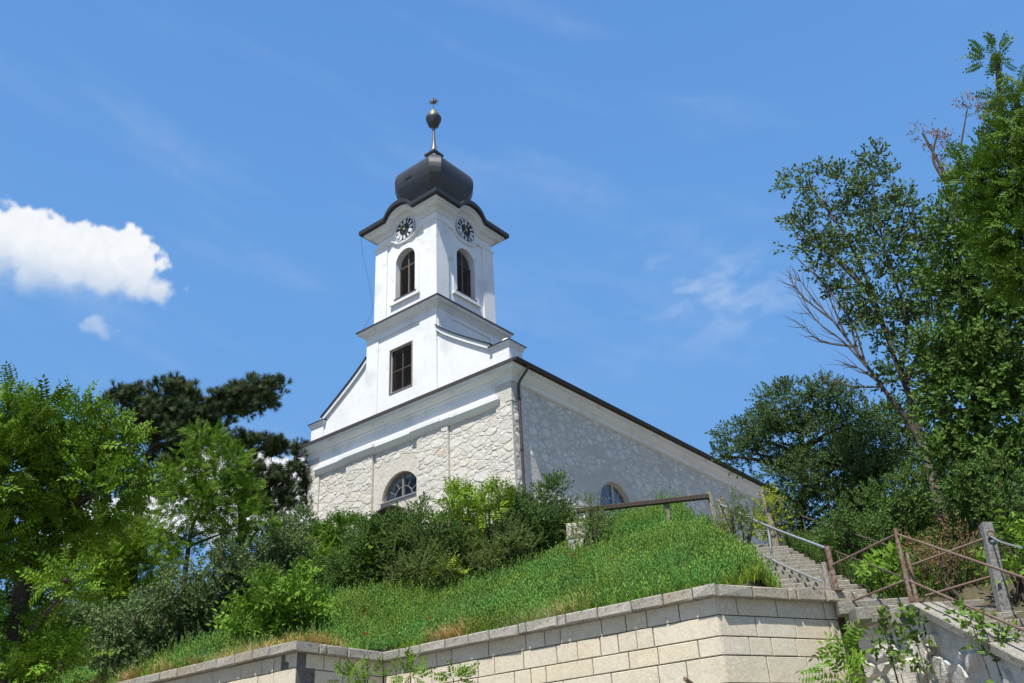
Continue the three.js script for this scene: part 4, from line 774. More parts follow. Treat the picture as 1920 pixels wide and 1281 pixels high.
  "d":15.6}],["walnut",{"l":[[15.53,3.01,8.79,0.19,0.26],[15.55,2.71,8.79,0.17,0.19]],
  "b":[15.37,2.63,8.82],
  "d":14.15,"low":1}],["walnut",{"l":[[13.54,3.1,8.29,0.26,0.15],[13.79,2.93,8.21,0.16,0.1]],
  "b":[13.64,2.89,8.26],
  "d":15.1,"low":1}],["drybrown",{"l":[[14.65,3.27,8.15,0.33,0.27],[14.28,3.25,8.24,0.29,0.29]],
  "b":[14.49,2.94,8.19],
  "d":14.95}],["privet",{"l":[[12.88,4.17,6.5,0.4,0.28],[12.49,4.43,6.63,0.35,0.27]],
  "b":[12.79,3.76,6.53],
  "d":17.0}]],
  "thicket":{"l":[[11.57,6.95,0.11,0.56,0.56],[12.27,7.37,-0.07,0.56,0.56],[12.75,6.78,-0.19,0.54,0.54],[11.07,6.35,0.26,0.53,0.48],[12.22,6.15,-0.06,0.54,0.46],[13.41,7.39,-0.32,0.52,0.55],[13.19,6.29,-0.28,0.53,0.53],[12.37,8.34,-0.1,0.49,0.43],[11.93,8.59,0.02,0.55,0.46],[13.01,8.19,-0.24,0.56,0.51],[13.95,7.0,-0.42,0.57,0.53],[14.49,6.87,-0.51,0.57,0.57],[13.79,5.98,-0.4,0.56,0.52],[10.92,6.79,0.3,0.53,0.53],[10.27,5.94,0.52,0.53,0.4],[11.19,5.79,0.22,0.52,0.39]],
  "tr":[[11.71,5.22,-0.13],[11.94,6.24,-0.2],[12.19,7.3,-0.26],[12.44,8.1,-0.32]]},
  "poplar_dead":[[[15.2,6.76,5.96],[15.61,8.9,5.9],[15.88,10.67,5.86],[15.74,12.11,5.88]],[[15.61,8.9,5.9],[15.82,10.05,5.87],[16.24,11.3,5.82],[16.66,12.32,5.79]],[[15.88,10.67,5.86],[15.77,11.4,5.88],[16.04,12.09,5.84]],[[15.82,10.05,5.87],[16.47,11.05,5.8],[16.93,12.02,5.77]]],
  "dead_leaves":[[15.81,12.0,5.87,0.24,0.2],[16.01,11.55,5.85,0.24,0.26],[16.61,12.14,5.79,0.26,0.24],[16.91,12.11,5.77,0.19,0.17],[16.03,10.87,5.85,0.17,0.32],[15.77,8.6,5.88,0.1,0.4]],
  "ivy":[[14.01,1.91,10.24,0.1,0.15],[14.01,1.68,10.24,0.12,0.16],[14.34,1.87,10.14,0.09,0.21],[14.26,1.59,10.16,0.16,0.27],[14.08,1.41,10.21,0.18,0.14],[15.44,1.59,11.31,0.15,0.11],[15.55,1.43,11.28,0.14,0.14],[15.63,1.23,11.27,0.13,0.15],[15.32,1.78,11.33,0.1,0.05]],
  "sprig":[[[13.8,1.52,11.25,0.1,0.17],[13.66,1.32,11.31,0.12,0.06]],[[7.18,1.99,12.99,0.21,0.08],[6.97,1.97,13.22,0.13,0.06]],[[8.26,1.89,13.16,0.21,0.08]],[[9.1,1.76,13.18,0.12,0.07]]]};

// ------------------------------------------------------------------ vegetation
const leafMat = (r, g, b, tr = 0.3) => new THREE.MeshPhysicalMaterial({ color: new THREE.Color().setRGB(r, g, b), roughness: 0.7, transmission: tr, thickness: 0, ior: 1.3, specularIntensity: 0.5, side: THREE.DoubleSide });
const L = {
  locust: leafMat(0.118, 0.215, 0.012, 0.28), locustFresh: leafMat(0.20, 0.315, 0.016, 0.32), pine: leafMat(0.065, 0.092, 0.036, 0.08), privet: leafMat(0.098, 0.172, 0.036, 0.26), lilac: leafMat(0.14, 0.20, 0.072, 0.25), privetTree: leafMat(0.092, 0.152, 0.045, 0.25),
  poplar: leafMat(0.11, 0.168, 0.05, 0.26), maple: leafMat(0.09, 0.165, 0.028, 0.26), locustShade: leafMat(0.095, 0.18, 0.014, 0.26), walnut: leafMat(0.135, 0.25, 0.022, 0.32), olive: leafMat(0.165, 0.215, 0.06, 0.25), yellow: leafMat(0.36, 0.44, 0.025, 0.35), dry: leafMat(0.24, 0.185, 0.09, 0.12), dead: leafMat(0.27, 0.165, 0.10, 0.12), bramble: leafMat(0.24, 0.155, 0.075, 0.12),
  grass: leafMat(0.235, 0.385, 0.055, 0.34), weed: leafMat(0.20, 0.355, 0.075, 0.34), straw: leafMat(0.46, 0.37, 0.17, 0.2), ivy: leafMat(0.13, 0.22, 0.035, 0.3),
};
// one leaf: a folded, pointed blade from the origin along +y, len l, width w, drooping a little
function leafTris(out, m, l, w, fold = 0.25, droop = 0.15) {
  const P = [[0, 0, 0], [w / 2, l * 0.42, fold * w / 2], [0, l * 0.5, -droop * l * 0.25], [-w / 2, l * 0.42, fold * w / 2], [0, l, -droop * l]].map((p) => new THREE.Vector3(...p).applyMatrix4(m).toArray());
  out.push(...P[0], ...P[1], ...P[2], ...P[0], ...P[2], ...P[3], ...P[1], ...P[4], ...P[2], ...P[2], ...P[4], ...P[3]);
}
const EU = (x, y, z) => new THREE.Matrix4().makeRotationFromEuler(new THREE.Euler(x, y, z, 'YXZ'));
const AT = (x, y, z) => new THREE.Matrix4().makeTranslation(x, y, z);
function pinnate(len, pairs, ll, lw, seed) { // compound leaf along +y, bending down
  const t = [], R = rng(seed);
  for (let i = 0; i <= pairs; i++) {
    const f = 0.18 + 0.82 * i / pairs, y = len * f, z = -0.28 * len * f * f, sc = 0.75 + 0.4 * Math.sin(f * 2.6);
    for (const s of i === pairs ? [0] : [-1, 1]) leafTris(t, AT(0, y, z).multiply(EU(-0.5 * f + (R() - 0.5) * 0.5, (R() - 0.5) * 0.6, s * -1.25 + (R() - 0.5) * 0.3)), ll * sc, lw * sc);
  }
  const st = [[-0.004, 0, 0], [0.004, 0, 0], [0, len, -0.28 * len]]; t.push(...st[0], ...st[1], ...st[2]);
  return tris(t);
}
function spray(n, len, ll, lw, seed, spread = 1.1) { // leafy twig
  const t = [], R = rng(seed);
  for (let i = 0; i < n; i++) {
    const f = (i + 0.6) / n, th = i * 2.4 + R();
    leafTris(t, AT(0, len * f, 0).multiply(new THREE.Matrix4().makeRotationY(th)).multiply(EU(spread * (0.7 + 0.5 * R()) * (1 - 0.4 * f), 0, (R() - 0.5) * 0.6)), ll * (0.7 + 0.5 * R()), lw * (0.75 + 0.4 * R()));
  }
  const w = len * 0.02; t.push(-w, 0, 0, w, 0, 0, 0, len, 0);
  return tris(t);
}
function needleTuft(n, len, seed) {
  const t = [], R = rng(seed), v = new THREE.Vector3(), s = new THREE.Vector3();
  for (let i = 0; i < n; i++) {
    const y0 = 0.14 * R(), th = R() * 6.283, el = 0.15 + 1.0 * R() * R(); v.set(Math.cos(th) * Math.cos(el), Math.sin(el) * 1.0 + 0.25, Math.sin(th) * Math.cos(el)).normalize().multiplyScalar(len * (0.7 + 0.4 * R()));
    s.set(-Math.sin(th), 0.2, Math.cos(th)).multiplyScalar(0.0065); t.push(-s.x, y0 - s.y, -s.z, s.x, y0 + s.y, s.z, v.x, y0 + v.y, v.z);
  }
  t.push(-0.012, -0.12, 0, 0.012, -0.12, 0, 0, 0.16, 0);
  return tris(t);
}
function tuft(n, len, w, lean, seed) {
  const t = [], R = rng(seed);
  for (let i = 0; i < n; i++) {
    const th = R() * 6.283, l = len * (0.5 + 0.6 * R()), b = lean * (0.4 + R()), c = Math.cos(th), s = Math.sin(th), ox = (R() - 0.5) * 0.12, oz = (R() - 0.5) * 0.12, px = -s * w / 2, pz = c * w / 2;
    const m = [ox + c * b * l * 0.25, l * 0.55, oz + s * b * l * 0.25], e = [ox + c * b * l, l * (1 - 0.35 * b), oz + s * b * l];
    t.push(ox - px, 0, oz - pz, ox + px, 0, oz + pz, m[0] + px * 0.8, m[1], m[2] + pz * 0.8, ox - px, 0, oz - pz, m[0] + px * 0.8, m[1], m[2] + pz * 0.8, m[0] - px * 0.8, m[1], m[2] - pz * 0.8, m[0] - px * 0.8, m[1], m[2] - pz * 0.8, m[0] + px * 0.8, m[1], m[2] + pz * 0.8, ...e);
  }
  return tris(t);
}
const G = {
  locust: pinnate(0.24, 7, 0.055, 0.027, 1), locustBig: pinnate(0.27, 7, 0.06, 0.03, 2), ail: pinnate(0.5, 9, 0.12, 0.042, 3), ailSmall: pinnate(0.36, 7, 0.10, 0.036, 4), walnut: pinnate(0.3, 3, 0.13, 0.062, 5),
  poplar: spray(7, 0.20, 0.072, 0.05, 6), maple: spray(7, 0.22, 0.10, 0.066, 7, 1.3), privet: spray(10, 0.17, 0.058, 0.034, 8), lilac: spray(8, 0.18, 0.075, 0.05, 9), olive: spray(14, 0.20, 0.045, 0.02, 10), needle: needleTuft(46, 0.15, 11),
  weedTall: spray(40, 0.62, 0.048, 0.02, 19, 0.9), grass: tuft(11, 0.26, 0.009, 0.6, 12), weed: spray(16, 0.30, 0.050, 0.022, 13, 1.0), straw: tuft(12, 0.42, 0.009, 0.6, 14), dry: spray(9, 0.26, 0.05, 0.018, 15), ivy: spray(5, 0.22, 0.11, 0.085, 16, 1.4), dead: spray(5, 0.16, 0.06, 0.03, 17, 1.6),
};
const rndDir = (R) => { const z = 2 * R() - 1, t = 6.283185 * R(), s = Math.sqrt(1 - z * z); return new THREE.Vector3(s * Math.cos(t), z, s * Math.sin(t)); };
let leafCount = 0;
// many leafy twigs, clump by clump, over the lobes [x, y, z, r, ry] of a crown
function foliage(name, parent, lobes, geo, mat, { seed = 1, density = 1, scale = [0.8, 1.25], clump = 0.42, up = 0.35, vary = 0.3, warm = 0.12, fill = 0.25, size = 0.2, nClump = 1 } = {}) {
  const R = rng(seed), b = rootOf(parent).position, mats = [], cols = [], q = new THREE.Quaternion(), Y = new THREE.Vector3(0, 1, 0);
  const tips = [];
  for (const [lx, ly, lz, r, ry] of lobes) {
    const nc = Math.max(4, Math.round(nClump * 17 * Math.min(3, Math.max(r, ry) / 0.5) ** 1.3)), cr = clump * Math.min(r, ry) + 0.04;
    for (let c = 0; c < nc; c++) {
      const d = rndDir(R), k = 0.35 + 0.62 * Math.cbrt(R()) * (0.75 + 0.5 * R()), cx = lx + d.x * r * k, cy = ly + d.y * ry * k, cz = lz + d.z * r * k, cs = cr * (0.55 + 0.75 * R());
      tips.push([cx, cy, cz]);
      const tone = 1 + (R() - 0.5) * vary, wm = (R() - 0.5) * warm;
      const n = Math.round(density * 7.5 * (cs / size) ** 2) + 3;
      for (let i = 0; i < n; i++) {
        const e = rndDir(R); if (e.y < -0.3 && R() < 0.5) e.y *= -1;
        const rr = cs * (R() < fill ? R() * 0.7 : 0.65 + 0.4 * R()), s = lerp(scale[0], scale[1], R());
        const dir = e.clone().addScaledVector(new THREE.Vector3(cx - lx, cy - ly, cz - lz).normalize(), 0.5).add(new THREE.Vector3(0, up, 0)).addScaledVector(rndDir(R), 0.55).normalize();
        q.setFromUnitVectors(Y, dir).multiply(new THREE.Quaternion().setFromAxisAngle(Y, R() * 6.283));
        mats.push(new THREE.Matrix4().compose(new THREE.Vector3(cx + e.x * rr - b.x, cy + e.y * rr * 0.8 - b.y, cz + e.z * rr - b.z), q, new THREE.Vector3(s, s, s)));
        const v = tone * (1 + (R() - 0.5) * vary); cols.push([v * (1 + wm + (R() - 0.5) * 0.08), v, v * (1 - wm)]);
      }
    }
  }
  const im = new THREE.InstancedMesh(geo, mat, mats.length), col = new THREE.Color();
  mats.forEach((m, i) => { im.setMatrixAt(i, m); im.setColorAt(i, col.setRGB(...cols[i].map((v) => Math.min(1.6, Math.max(0.3, v))))); });
  im.name = name; im.userData.kind = 'stuff'; shade(im); parent.add(im); leafCount += mats.length;
  return tips;
}
const V3 = (a) => new THREE.Vector3(...a);
// limbs from the trunk line towards each lobe, and twigs towards clumps of leaves
function limbs(t, trunk, lobes, mat, r, seed, twigs = 3) {
  const R = rng(seed), pts = new THREE.CatmullRomCurve3(trunk.map(V3)).getPoints(30);
  for (const [x, y, z, lr, ly] of lobes) {
    const c = new THREE.Vector3(x, y, z); let best = pts[0], bd = 1e9;
    for (const p of pts) { const d = p.distanceTo(c) + Math.max(0, p.y - (y - 0.35 * Math.hypot(p.x - x, p.z - z))) * 1.5; if (d < bd) { bd = d; best = p; } }
    const m = best.clone().lerp(c, 0.5).add(new THREE.Vector3((R() - 0.5) * 0.3, 0.12 * bd * (R() - 0.2), (R() - 0.5) * 0.3));
    part('limb', taperTube([best, m, c], r * (0.5 + 0.3 * R()), r * 0.16, 6, 8), mat, t);
    const gs = []; for (let k = 0; k < twigs; k++) { const d = rndDir(R), e = c.clone().add(new THREE.Vector3(d.x * lr, Math.abs(d.y) * ly * 0.9 - 0.2 * ly, d.z * lr).multiplyScalar(0.8)); gs.push(taperTube([c.clone().lerp(best, 0.25 * R()), c.clone().lerp(e, 0.5).addScaledVector(rndDir(R), 0.1 * lr), e], r * 0.2, r * 0.06, 5, 6)); }
    if (gs.length) part('twigs', merge(gs), mat, t).userData.kind = 'stuff';
  }
}
function tree(name, label, category, d, o) {
  const base = d.tr[0].slice(), t = thing(name, label, category, base, o.group);
  part('trunk', taperTube([...(o.root ? [[base[0], o.root, base[2]]] : []), ...d.tr], o.r, o.r * 0.35, 10, 24), o.bark, t);
  limbs(t, d.tr, d.l, o.bark, o.r * 0.75, o.seed + 3, o.twigs ?? 3);
  foliage('crown', t, d.l, o.geo, o.mat, { seed: o.seed, ...o.f });
  return t;
}
const nat = (p) => H(p[0], p[2]);

tree('locust_tree', 'large bright green locust tree filling the left edge of the view', 'tree', VEG.locust_left, { r: 0.2, bark: M.bark, geo: G.locustBig, mat: L.locust, seed: 101, root: -1.7, f: { density: 0.85, size: 0.22, scale: [1.0, 1.65], up: 0.05, fill: 0.12, clump: 0.33, vary: 0.5 } });
tree('locust_tree', 'small airy light green locust tree in front of the dark pines', 'tree', VEG.locust_mid, { r: 0.07, bark: M.bark, geo: G.locust, mat: L.locust, seed: 102, root: 3.5, f: { density: 1.0, size: 0.22, up: 0.1 } });
tree('pine_tree', 'tall dark black pine with a long branch reaching right', 'tree', VEG.pine_a, { r: 0.17, bark: M.pineBark, geo: G.needle, mat: L.pine, seed: 103, root: 5.5, twigs: 4, f: { density: 0.75, size: 0.22, scale: [1.05, 1.6], up: 0.9, clump: 0.36, vary: 0.4, fill: 0.1 } });
tree('pine_tree', 'lower dark pine with layered branches behind the locust tree', 'tree', VEG.pine_b, { r: 0.2, bark: M.pineBark, geo: G.needle, mat: L.pine, seed: 104, root: 5.5, twigs: 4, f: { density: 0.75, size: 0.22, scale: [1.05, 1.6], up: 0.9, clump: 0.36, vary: 0.4, fill: 0.1 } });
tree('pine_tree', 'narrow slice of dark pine right beside the church corner', 'tree', VEG.pine_c, { r: 0.18, bark: M.pineBark, geo: G.needle, mat: L.pine, seed: 105, root: 5.8, twigs: 3, f: { density: 0.75, size: 0.22, scale: [1.05, 1.6], up: 0.9, clump: 0.36, vary: 0.4, fill: 0.1 } });
{ // the thin leaning tree over the stairs: leafy upper limbs, one side bare
  const d = VEG.poplar, t = thing('leaning_tree', 'thin leaning tree with sparse leaves and bare grey twigs over the stairs', 'tree', d.tr[0]);
  part('trunk', taperTube([[d.tr[0][0] + 0.05, d.tr[0][1] - 0.6, d.tr[0][2] + 0.05], ...d.tr], 0.11, 0.085, 10, 24), M.paleBark, t);
  d.limbs.forEach((p, i) => part('limb', taperTube(p, i < 2 ? 0.07 : 0.042, 0.014, 7, 16), M.bark, t));
  const R = rng(88);
  d.bare.forEach((p) => { const gs = [taperTube(p, 0.026, 0.006, 5, 12)], c = new THREE.CatmullRomCurve3(p.map(V3)); for (let k = 0; k < 11; k++) { const a = c.getPoint(0.25 + 0.72 * R()), dir = c.getTangent(0.6).addScaledVector(rndDir(R), 0.55).normalize(), len = 0.25 + 0.45 * R(); gs.push(taperTube([a, a.clone().addScaledVector(dir, len * 0.5).addScaledVector(rndDir(R), 0.04), a.clone().addScaledVector(dir, len)], 0.009, 0.003, 4, 4)); } part('bare_branch', merge(gs), M.greyBark, t); });
  const all = d.limbs.flatMap((p) => new THREE.CatmullRomCurve3(p.map(V3)).getPoints(14).slice(4)), gs = [];
  for (const l of d.l) for (let k = 0; k < 5; k++) { const dd = rndDir(R), e = new THREE.Vector3(l[0] + dd.x * l[3] * 0.8, l[1] + dd.y * l[4] * 0.8, l[2] + dd.z * l[3] * 0.8); let b = all[0]; for (const q of all) if (q.distanceTo(e) + Math.max(0, q.y - e.y) < b.distanceTo(e) + Math.max(0, b.y - e.y)) b = q; gs.push(taperTube([b, b.clone().lerp(e, 0.5).addScaledVector(rndDir(R), 0.08), e], 0.016, 0.005, 4, 5)); }
  part('twigs', merge(gs), M.bark, t).userData.kind = 'stuff';
  foliage('crown', t, d.l, G.poplar, L.poplar, { seed: 106, density: 0.75, size: 0.15, clump: 0.27, nClump: 0.8, scale: [0.85, 1.35], fill: 0.3, vary: 0.5 });
}
tree('privet_tree', 'dense rounded dark green small tree at the end of the nave', 'tree', VEG.privet_tree, { r: 0.13, bark: M.bark, geo: G.privet, mat: L.privetTree, seed: 107, root: 4, f: { density: 0.95, clump: 0.36, size: 0.17, scale: [0.9, 1.4], fill: 0.4, vary: 0.4 } });
tree('thicket_tree', 'dark leafy small tree filling the gap behind the leaning trunk', 'tree', VEG.thicket, { r: 0.1, bark: M.bark, geo: G.lilac, mat: L.privet, seed: 111, root: 3.8, f: { density: 0.6, size: 0.19, fill: 0.4, vary: 0.4 } });
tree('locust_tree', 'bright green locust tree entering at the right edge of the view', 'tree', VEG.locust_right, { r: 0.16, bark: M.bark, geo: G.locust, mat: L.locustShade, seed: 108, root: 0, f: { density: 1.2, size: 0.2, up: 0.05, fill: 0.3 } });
tree('broadleaf_tree', 'mid green broad leaved tree behind the leaning trunk on the right', 'tree', VEG.maple_right, { r: 0.15, bark: M.bark, geo: G.maple, mat: L.maple, seed: 109, root: 2.6, f: { density: 1.0, size: 0.2, fill: 0.35, vary: 0.4 } });
{
  const t = thing('withered_tree', 'half dead tree with pinkish brown withered leaves at its top', 'tree', VEG.poplar_dead[0][0]);
  part('trunk', taperTube([[14.6, 3.2, 7.0], [VEG.poplar_dead[0][0][0], 6, VEG.poplar_dead[0][0][2]], ...VEG.poplar_dead[0]], 0.12, 0.02, 8, 24), M.bark, t);
  VEG.poplar_dead.slice(1).forEach((p) => part('limb', taperTube(p, 0.045, 0.01, 6, 12), M.bark, t));
  foliage('crown', t, VEG.dead_leaves, G.dead, L.dead, { seed: 110, density: 0.55, size: 0.14, fill: 0.3 });
}

// shrubs: kind -> [name, foliage, material, stems]
const KIND = {
  lilac: ['lilac_shrub', G.lilac, L.lilac, { density: 1.0, size: 0.19, fill: 0.35, vary: 0.4 }], walnut: ['sapling', G.walnut, L.walnut, { density: 0.95, size: 0.22, up: 0.2 }], locust_bush: ['locust_shrub', G.locust, L.locustFresh, { density: 1.0, size: 0.21, up: 0.1 }],
  elder: ['elder_shrub', G.ailSmall, L.walnut, { density: 0.7, size: 0.22 }], dark: ['shrub', G.privet, L.privet, { density: 1.05, size: 0.18, fill: 0.4 }], privet: ['shrub', G.privet, L.privet, { density: 1.15, size: 0.17, fill: 0.4, vary: 0.4 }], olive: ['shrub', G.olive, L.olive, { density: 1.1, size: 0.18, fill: 0.35, vary: 0.4 }],
  ailanthus: ['tree_of_heaven', G.ailSmall, L.locustFresh, { density: 0.42, size: 0.2, up: 0.35 }], yellow: ['yellow_sapling', G.ailSmall, L.yellow, { density: 0.25, size: 0.2, up: 0.5 }], dry: ['dry_brush', G.dry, L.dry, { density: 0.75, size: 0.19, fill: 0.5 }], herb: ['leafy_herb', G.weed, L.weed, { density: 1, size: 0.2 }],
  vine_post: ['climbing_vine', G.olive, L.olive, { density: 1.3, size: 0.17, fill: 0.45 }], yellowleaf: ['yellow_leaved_shrub', G.privet, L.yellow, { density: 0.5, size: 0.18 }], drybrown: ['dead_brush', G.dry, L.bramble, { density: 0.7, size: 0.19, fill: 0.6 }],
};
const LABEL = [
  'grey green lilac shrub nearest the left corner of the church', 'grey green lilac shrub below the small airy locust tree', 'grey green lilac shrub above the patch of dry brush', 'loose grey green lilac shrub above the shaded left coping', 'lilac shrub at the lower left under the big locust tree',
  'bright green broad leaved sapling on the bank above the wall corner', 'vivid green locust shrub left of the hedge below the church front', 'pale elder shrub against the left end of the rubble front', 'dark shadowed shrub at the left foot of the hedge', 'green shrub hiding the church door', 'vivid green locust shrub in the middle of the hedge', 'olive brown fine leaved shrub low in the hedge', 'dark green shrub in the hedge under the tree of heaven', 'olive fine leaved shrub at the right half of the hedge', 'rounded green shrub below the near corner of the church', 'tall rounded dark green shrub at the right end of the hedge',
  'bright yellow green tree of heaven shoot, tallest above the hedge', 'yellow green tree of heaven shoot spreading right of the tallest one', 'small tree of heaven shoot below the tallest one', 'lemon yellow sapling poking from the olive shrub', 'lemon yellow sapling at the foot of the hedge beside the grass', 'slim yellow sapling among the lilacs on the left', 'patch of dry brown brush on the left bank', 'fresh green herb clump behind the left coping', 'olive climbing vine over the left end of the timber rail', 'climbing vine beside the post at the stair top', 'yellow leaved shrub around the tall leaning post',
];
LABEL.push('fresh green locust shrub under the tall pine', 'locust shrub between the big locust tree and the lilacs', 'lilac shrub behind the church corner left of the pine slice');
const LABEL_R = ['dark green shrub left of the leaning trunk', 'dark shrub in deep shade right of the leaning trunk', 'dark shrub at the right edge behind the concrete post', 'bright broad leaved sapling right of the concrete post', 'low bright sapling between the stairs and the rusty railing', 'heap of dead brown brush below the leaning trunk', 'green shrub beside the middle of the stairs'];
function shrub([kind, d], label, i, seed0) {
  const [name, geo, mat, f] = KIND[kind], y0 = Math.min(nat(d.b), d.b[1]), b = [d.b[0], y0, d.b[2]], t = thing(name, label, kind === 'yellow' || kind === 'walnut' || kind === 'ailanthus' ? 'sapling' : kind === 'vine_post' ? 'vine' : kind === 'herb' ? 'plant' : 'shrub', b);
  const R = rng(seed0 + i);
  for (const l of d.l) for (let k = 0; k < 3; k++) { const e = [l[0] + (R() - 0.5) * l[3] * 1.2, l[1] + (R() - 0.2) * l[4] * 0.8, l[2] + (R() - 0.5) * l[3] * 1.2]; part('stem', taperTube([[b[0] + (R() - 0.5) * 0.3, y0 - 0.15, b[2] + (R() - 0.5) * 0.3], [lerp(b[0], e[0], 0.5) + (R() - 0.5) * 0.2, lerp(y0, e[1], 0.55), lerp(b[2], e[2], 0.5)], e], 0.03, 0.008, 5, 8), M.bark, t); }
  const lob = d.l.slice();   // skirt down to the ground
  if (!['yellow', 'ailanthus', 'yellowleaf', 'herb', 'vine_post'].includes(kind) && !d.low) for (const l of d.l) { const g = nat([l[0], 0, l[2]]); if (l[1] - l[4] > g + 0.15) for (let k = 1; k <= Math.min(5, Math.ceil((l[1] - l[4] - g) / l[4])); k++) lob.push([l[0] + (R() - 0.5) * 0.3, Math.max(g + l[4] * 0.5, l[1] - k * l[4] * 1.1), l[2] + (R() - 0.5) * 0.4 - 0.15 * k, l[3] * 0.9, l[4] * 0.8]); }
  foliage('foliage', t, lob, geo, mat, { seed: seed0 + 50 + i, ...f });
}
VEG.shrubs.forEach((s, i) => shrub(s, LABEL[i], i, 300));
VEG.under_r.forEach((s, i) => shrub(s, LABEL_R[i], i, 500));
{ // climbers on the rubble wall and sprigs in front of the block wall
  const R = rng(9), iv = thing('creeper', 'green creeper with heart shaped leaves over the rubble wall', 'creeper', [15.6, -1.6, 12.2]);
  VEG.ivy.forEach((l) => part('stem', taperTube([[l[0] + 0.2 * R(), -1.6, l[2] + 0.3], [l[0] + 0.1, 0, l[2] + 0.1], [l[0], l[1], l[2]]], 0.014, 0.006, 5, 8), M.bark, iv));
  foliage('foliage', iv, VEG.ivy, G.ivy, L.ivy, { seed: 601, density: 0.15, size: 0.2, clump: 0.3, nClump: 0.4, scale: [0.6, 1.0], vary: 0.4 });
  const names = ['weeping green sapling at the right end of the block wall', 'locust sprig rising before the inner corner of the block wall', 'small sprig before the shaded blocks, right of the inner corner', 'tiny sprig at the bottom edge before the block wall'];
  VEG.sprig.forEach((ls, i) => { const c = ls[0], t = thing('roadside_sapling', names[i], 'sapling', [c[0], -1.6, c[2]]); part('stem', taperTube([[c[0], -1.6, c[2]], [c[0] + 0.08, lerp(-1.6, c[1], 0.5), c[2]], [c[0], c[1], c[2]]], 0.025, 0.008, 6, 8), M.bark, t); foliage('foliage', t, ls, i ? G.locust : G.ailSmall, i ? L.locust : L.walnut, { seed: 640 + i, density: i ? 0.7 : 0.55, size: 0.2, up: i ? 0.1 : -0.5 }); });
}
// grass and weeds of the bank
function cover(name, label, geo, mat, n, seed, pick, sc = [0.7, 1.3], vary = 0.35) {
  const R = rng(seed), im = [], cols = [], q = new THREE.Quaternion(), Y = new THREE.Vector3(0, 1, 0);
  for (let i = 0; i < n; i++) {
    const p = pick(R); if (!p) continue;
    const [x, z, k = 1] = p, y = H(x, z) - 0.03, s = lerp(sc[0], sc[1], R()) * k, patch = 0.92 + 0.8 * fbm(x * 0.9, z * 0.9, seed, 3);
    q.setFromUnitVectors(Y, new THREE.Vector3((R() - 0.5) * 0.7, 1, (R() - 0.5) * 0.7 + 0.1).normalize()).multiply(new THREE.Quaternion().setFromAxisAngle(Y, R() * 6.283));
    im.push(new THREE.Matrix4().compose(new THREE.Vector3(x, y, z), q, new THREE.Vector3(s, s * (0.8 + 0.4 * R()), s)));
    const v = patch * (1 + (R() - 0.5) * vary), hue = 0.8 * fbm(x * 0.7 + 5, z * 0.7, seed + 3, 3); cols.push([v * (1.02 + hue + (R() - 0.5) * 0.25), v, v * (1 - 0.5 * hue) * (0.75 + 0.4 * R())]);
  }
  const m = new THREE.InstancedMesh(geo, mat, im.length), c = new THREE.Color();
  im.forEach((a, i) => { m.setMatrixAt(i, a); m.setColorAt(i, c.setRGB(...cols[i].map((v) => Math.min(1.7, Math.max(0.35, v))))); });
  m.name = name; m.userData = { kind: 'stuff', label, category: 'grass' }; shade(m); scene.add(m); leafCount += im.length;
}
const onBank = (R, lo = 2.2) => { const x = -7 + 20 * R(), z0 = wallZ(x) - 0.28, z = z0 - (z0 - lo) * R() ** 1.2, s = SR[0] * x + SR[1] * z; return s > 4.85 ? null : [x, z]; };
cover('meadow_grass', 'tall green grass on the bank', G.grass, L.grass, 60000, 701, (R) => onBank(R));
cover('leafy_weeds', 'leafy green weeds among the grass of the bank', G.weed, L.weed, 70000, 702, (R) => { const p = onBank(R); return p && fbm(p[0] * 0.6, p[1] * 0.6, 4.5, 3) + 0.12 > (R() - 0.5) * 0.5 ? p : null; }, [0.6, 1.35], 0.45);
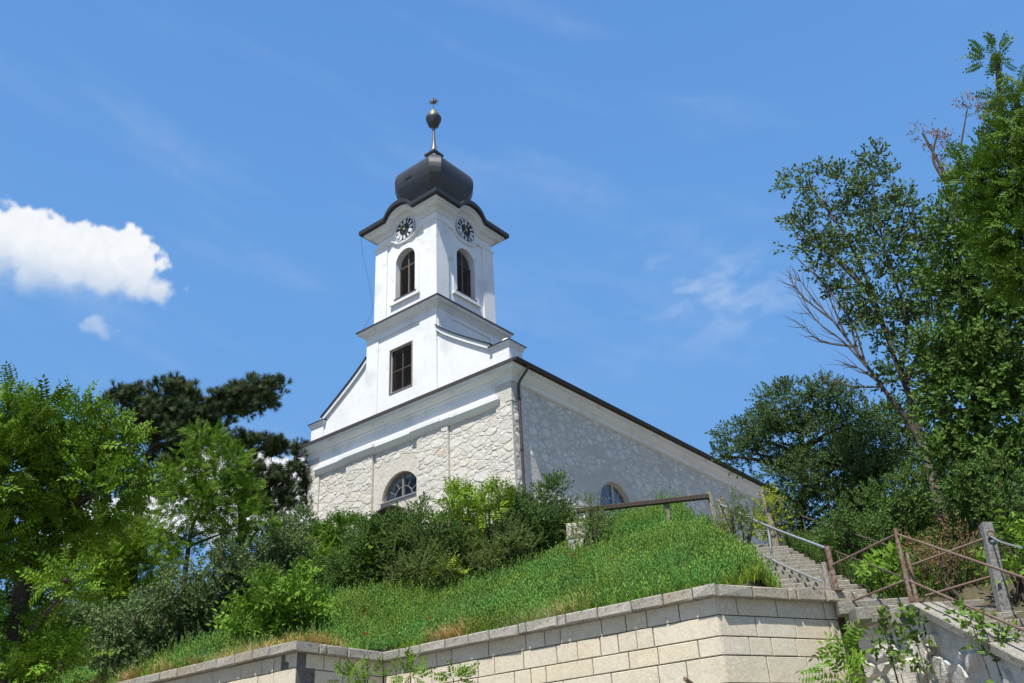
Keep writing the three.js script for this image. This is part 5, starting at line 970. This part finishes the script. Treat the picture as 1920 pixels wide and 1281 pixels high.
cover('dry_grass', 'straw coloured dry grass along the coping', G.straw, L.straw, 9000, 703, (R) => { const x = -6 + 18 * R(), z0 = wallZ(x) - 0.3, z = z0 - 1.7 * R() * R(), s = SR[0] * x + SR[1] * z; return s > 4.9 || fbm(x * 0.9, z * 0.5, 2.5, 3) + 0.34 * sstep(9, 5.5, x) * sstep(0, 3, x) - 0.2 < 0.3 * (z0 - z) - 0.05 + 0.25 * (R() - 0.5) ? null : [x, z]; });
cover('tall_weeds', 'tall leafy weed clumps standing out of the grass', G.weedTall, L.weed, 16000, 706, (R) => { const p = onBank(R); return p && fbm(p[0] * 1.1, p[1] * 1.1, 8.5, 3) > 0.14 ? p : null; }, [0.6, 1.1], 0.5);
cover('undergrowth', 'green undergrowth on the shady bank right of the stairs', G.weed, L.privet, 16000, 704, (R) => { const s = 6.38 + 3.6 * R(), t = 8 + 10 * R(), p = ST(s, 0, t); return t > 15 && s < 8.2 ? null : [p[0], p[2]]; }, [0.6, 1.2]);
cover('hilltop_grass', 'grass on the terrace before the church', G.grass, L.grass, 9000, 705, (R) => { const x = -9 + 19 * R(), z = -1 + 4 * R(); return x < 5.7 && z < 2.65 ? null : [x, z]; });
[[5.2, 11.22], [6.72, 6.95], [7.23, 7.45], [5.7, 10.14], [8.91, 8.61]].forEach(([x, z], i) => {
  const y = H(x, z), t = thing('poppy', ['red poppy near the coping left of the middle of the bank', 'red poppy high on the bank below the hedge end', 'red poppy just right of and below the one by the hedge end', 'red poppy low on the bank near the wall corner', 'red poppy in the middle of the right bank'][i], 'poppy', [x, y, z], 'poppies in the grass');
  part('stem', taperTube([[x, y, z], [x + 0.02, y + 0.25, z + 0.02], [x + 0.03, y + 0.46, z + 0.05]], 0.005, 0.004, 5), L.weed, t);
  const pet = []; for (let k = 0; k < 4; k++) leafTris(pet, AT(x + 0.03, y + 0.45, z + 0.05).multiply(new THREE.Matrix4().makeRotationY(k * 1.57)).multiply(EU(1.0, 0, 0)), 0.06, 0.07, 0.5, -0.2);
  part('petals', tris(pet), M.poppy ??= leafMat(0.55, 0.035, 0.015, 0.3), t);
});
console.log('leaf sprays', leafCount);
renderer.render(scene, camera);
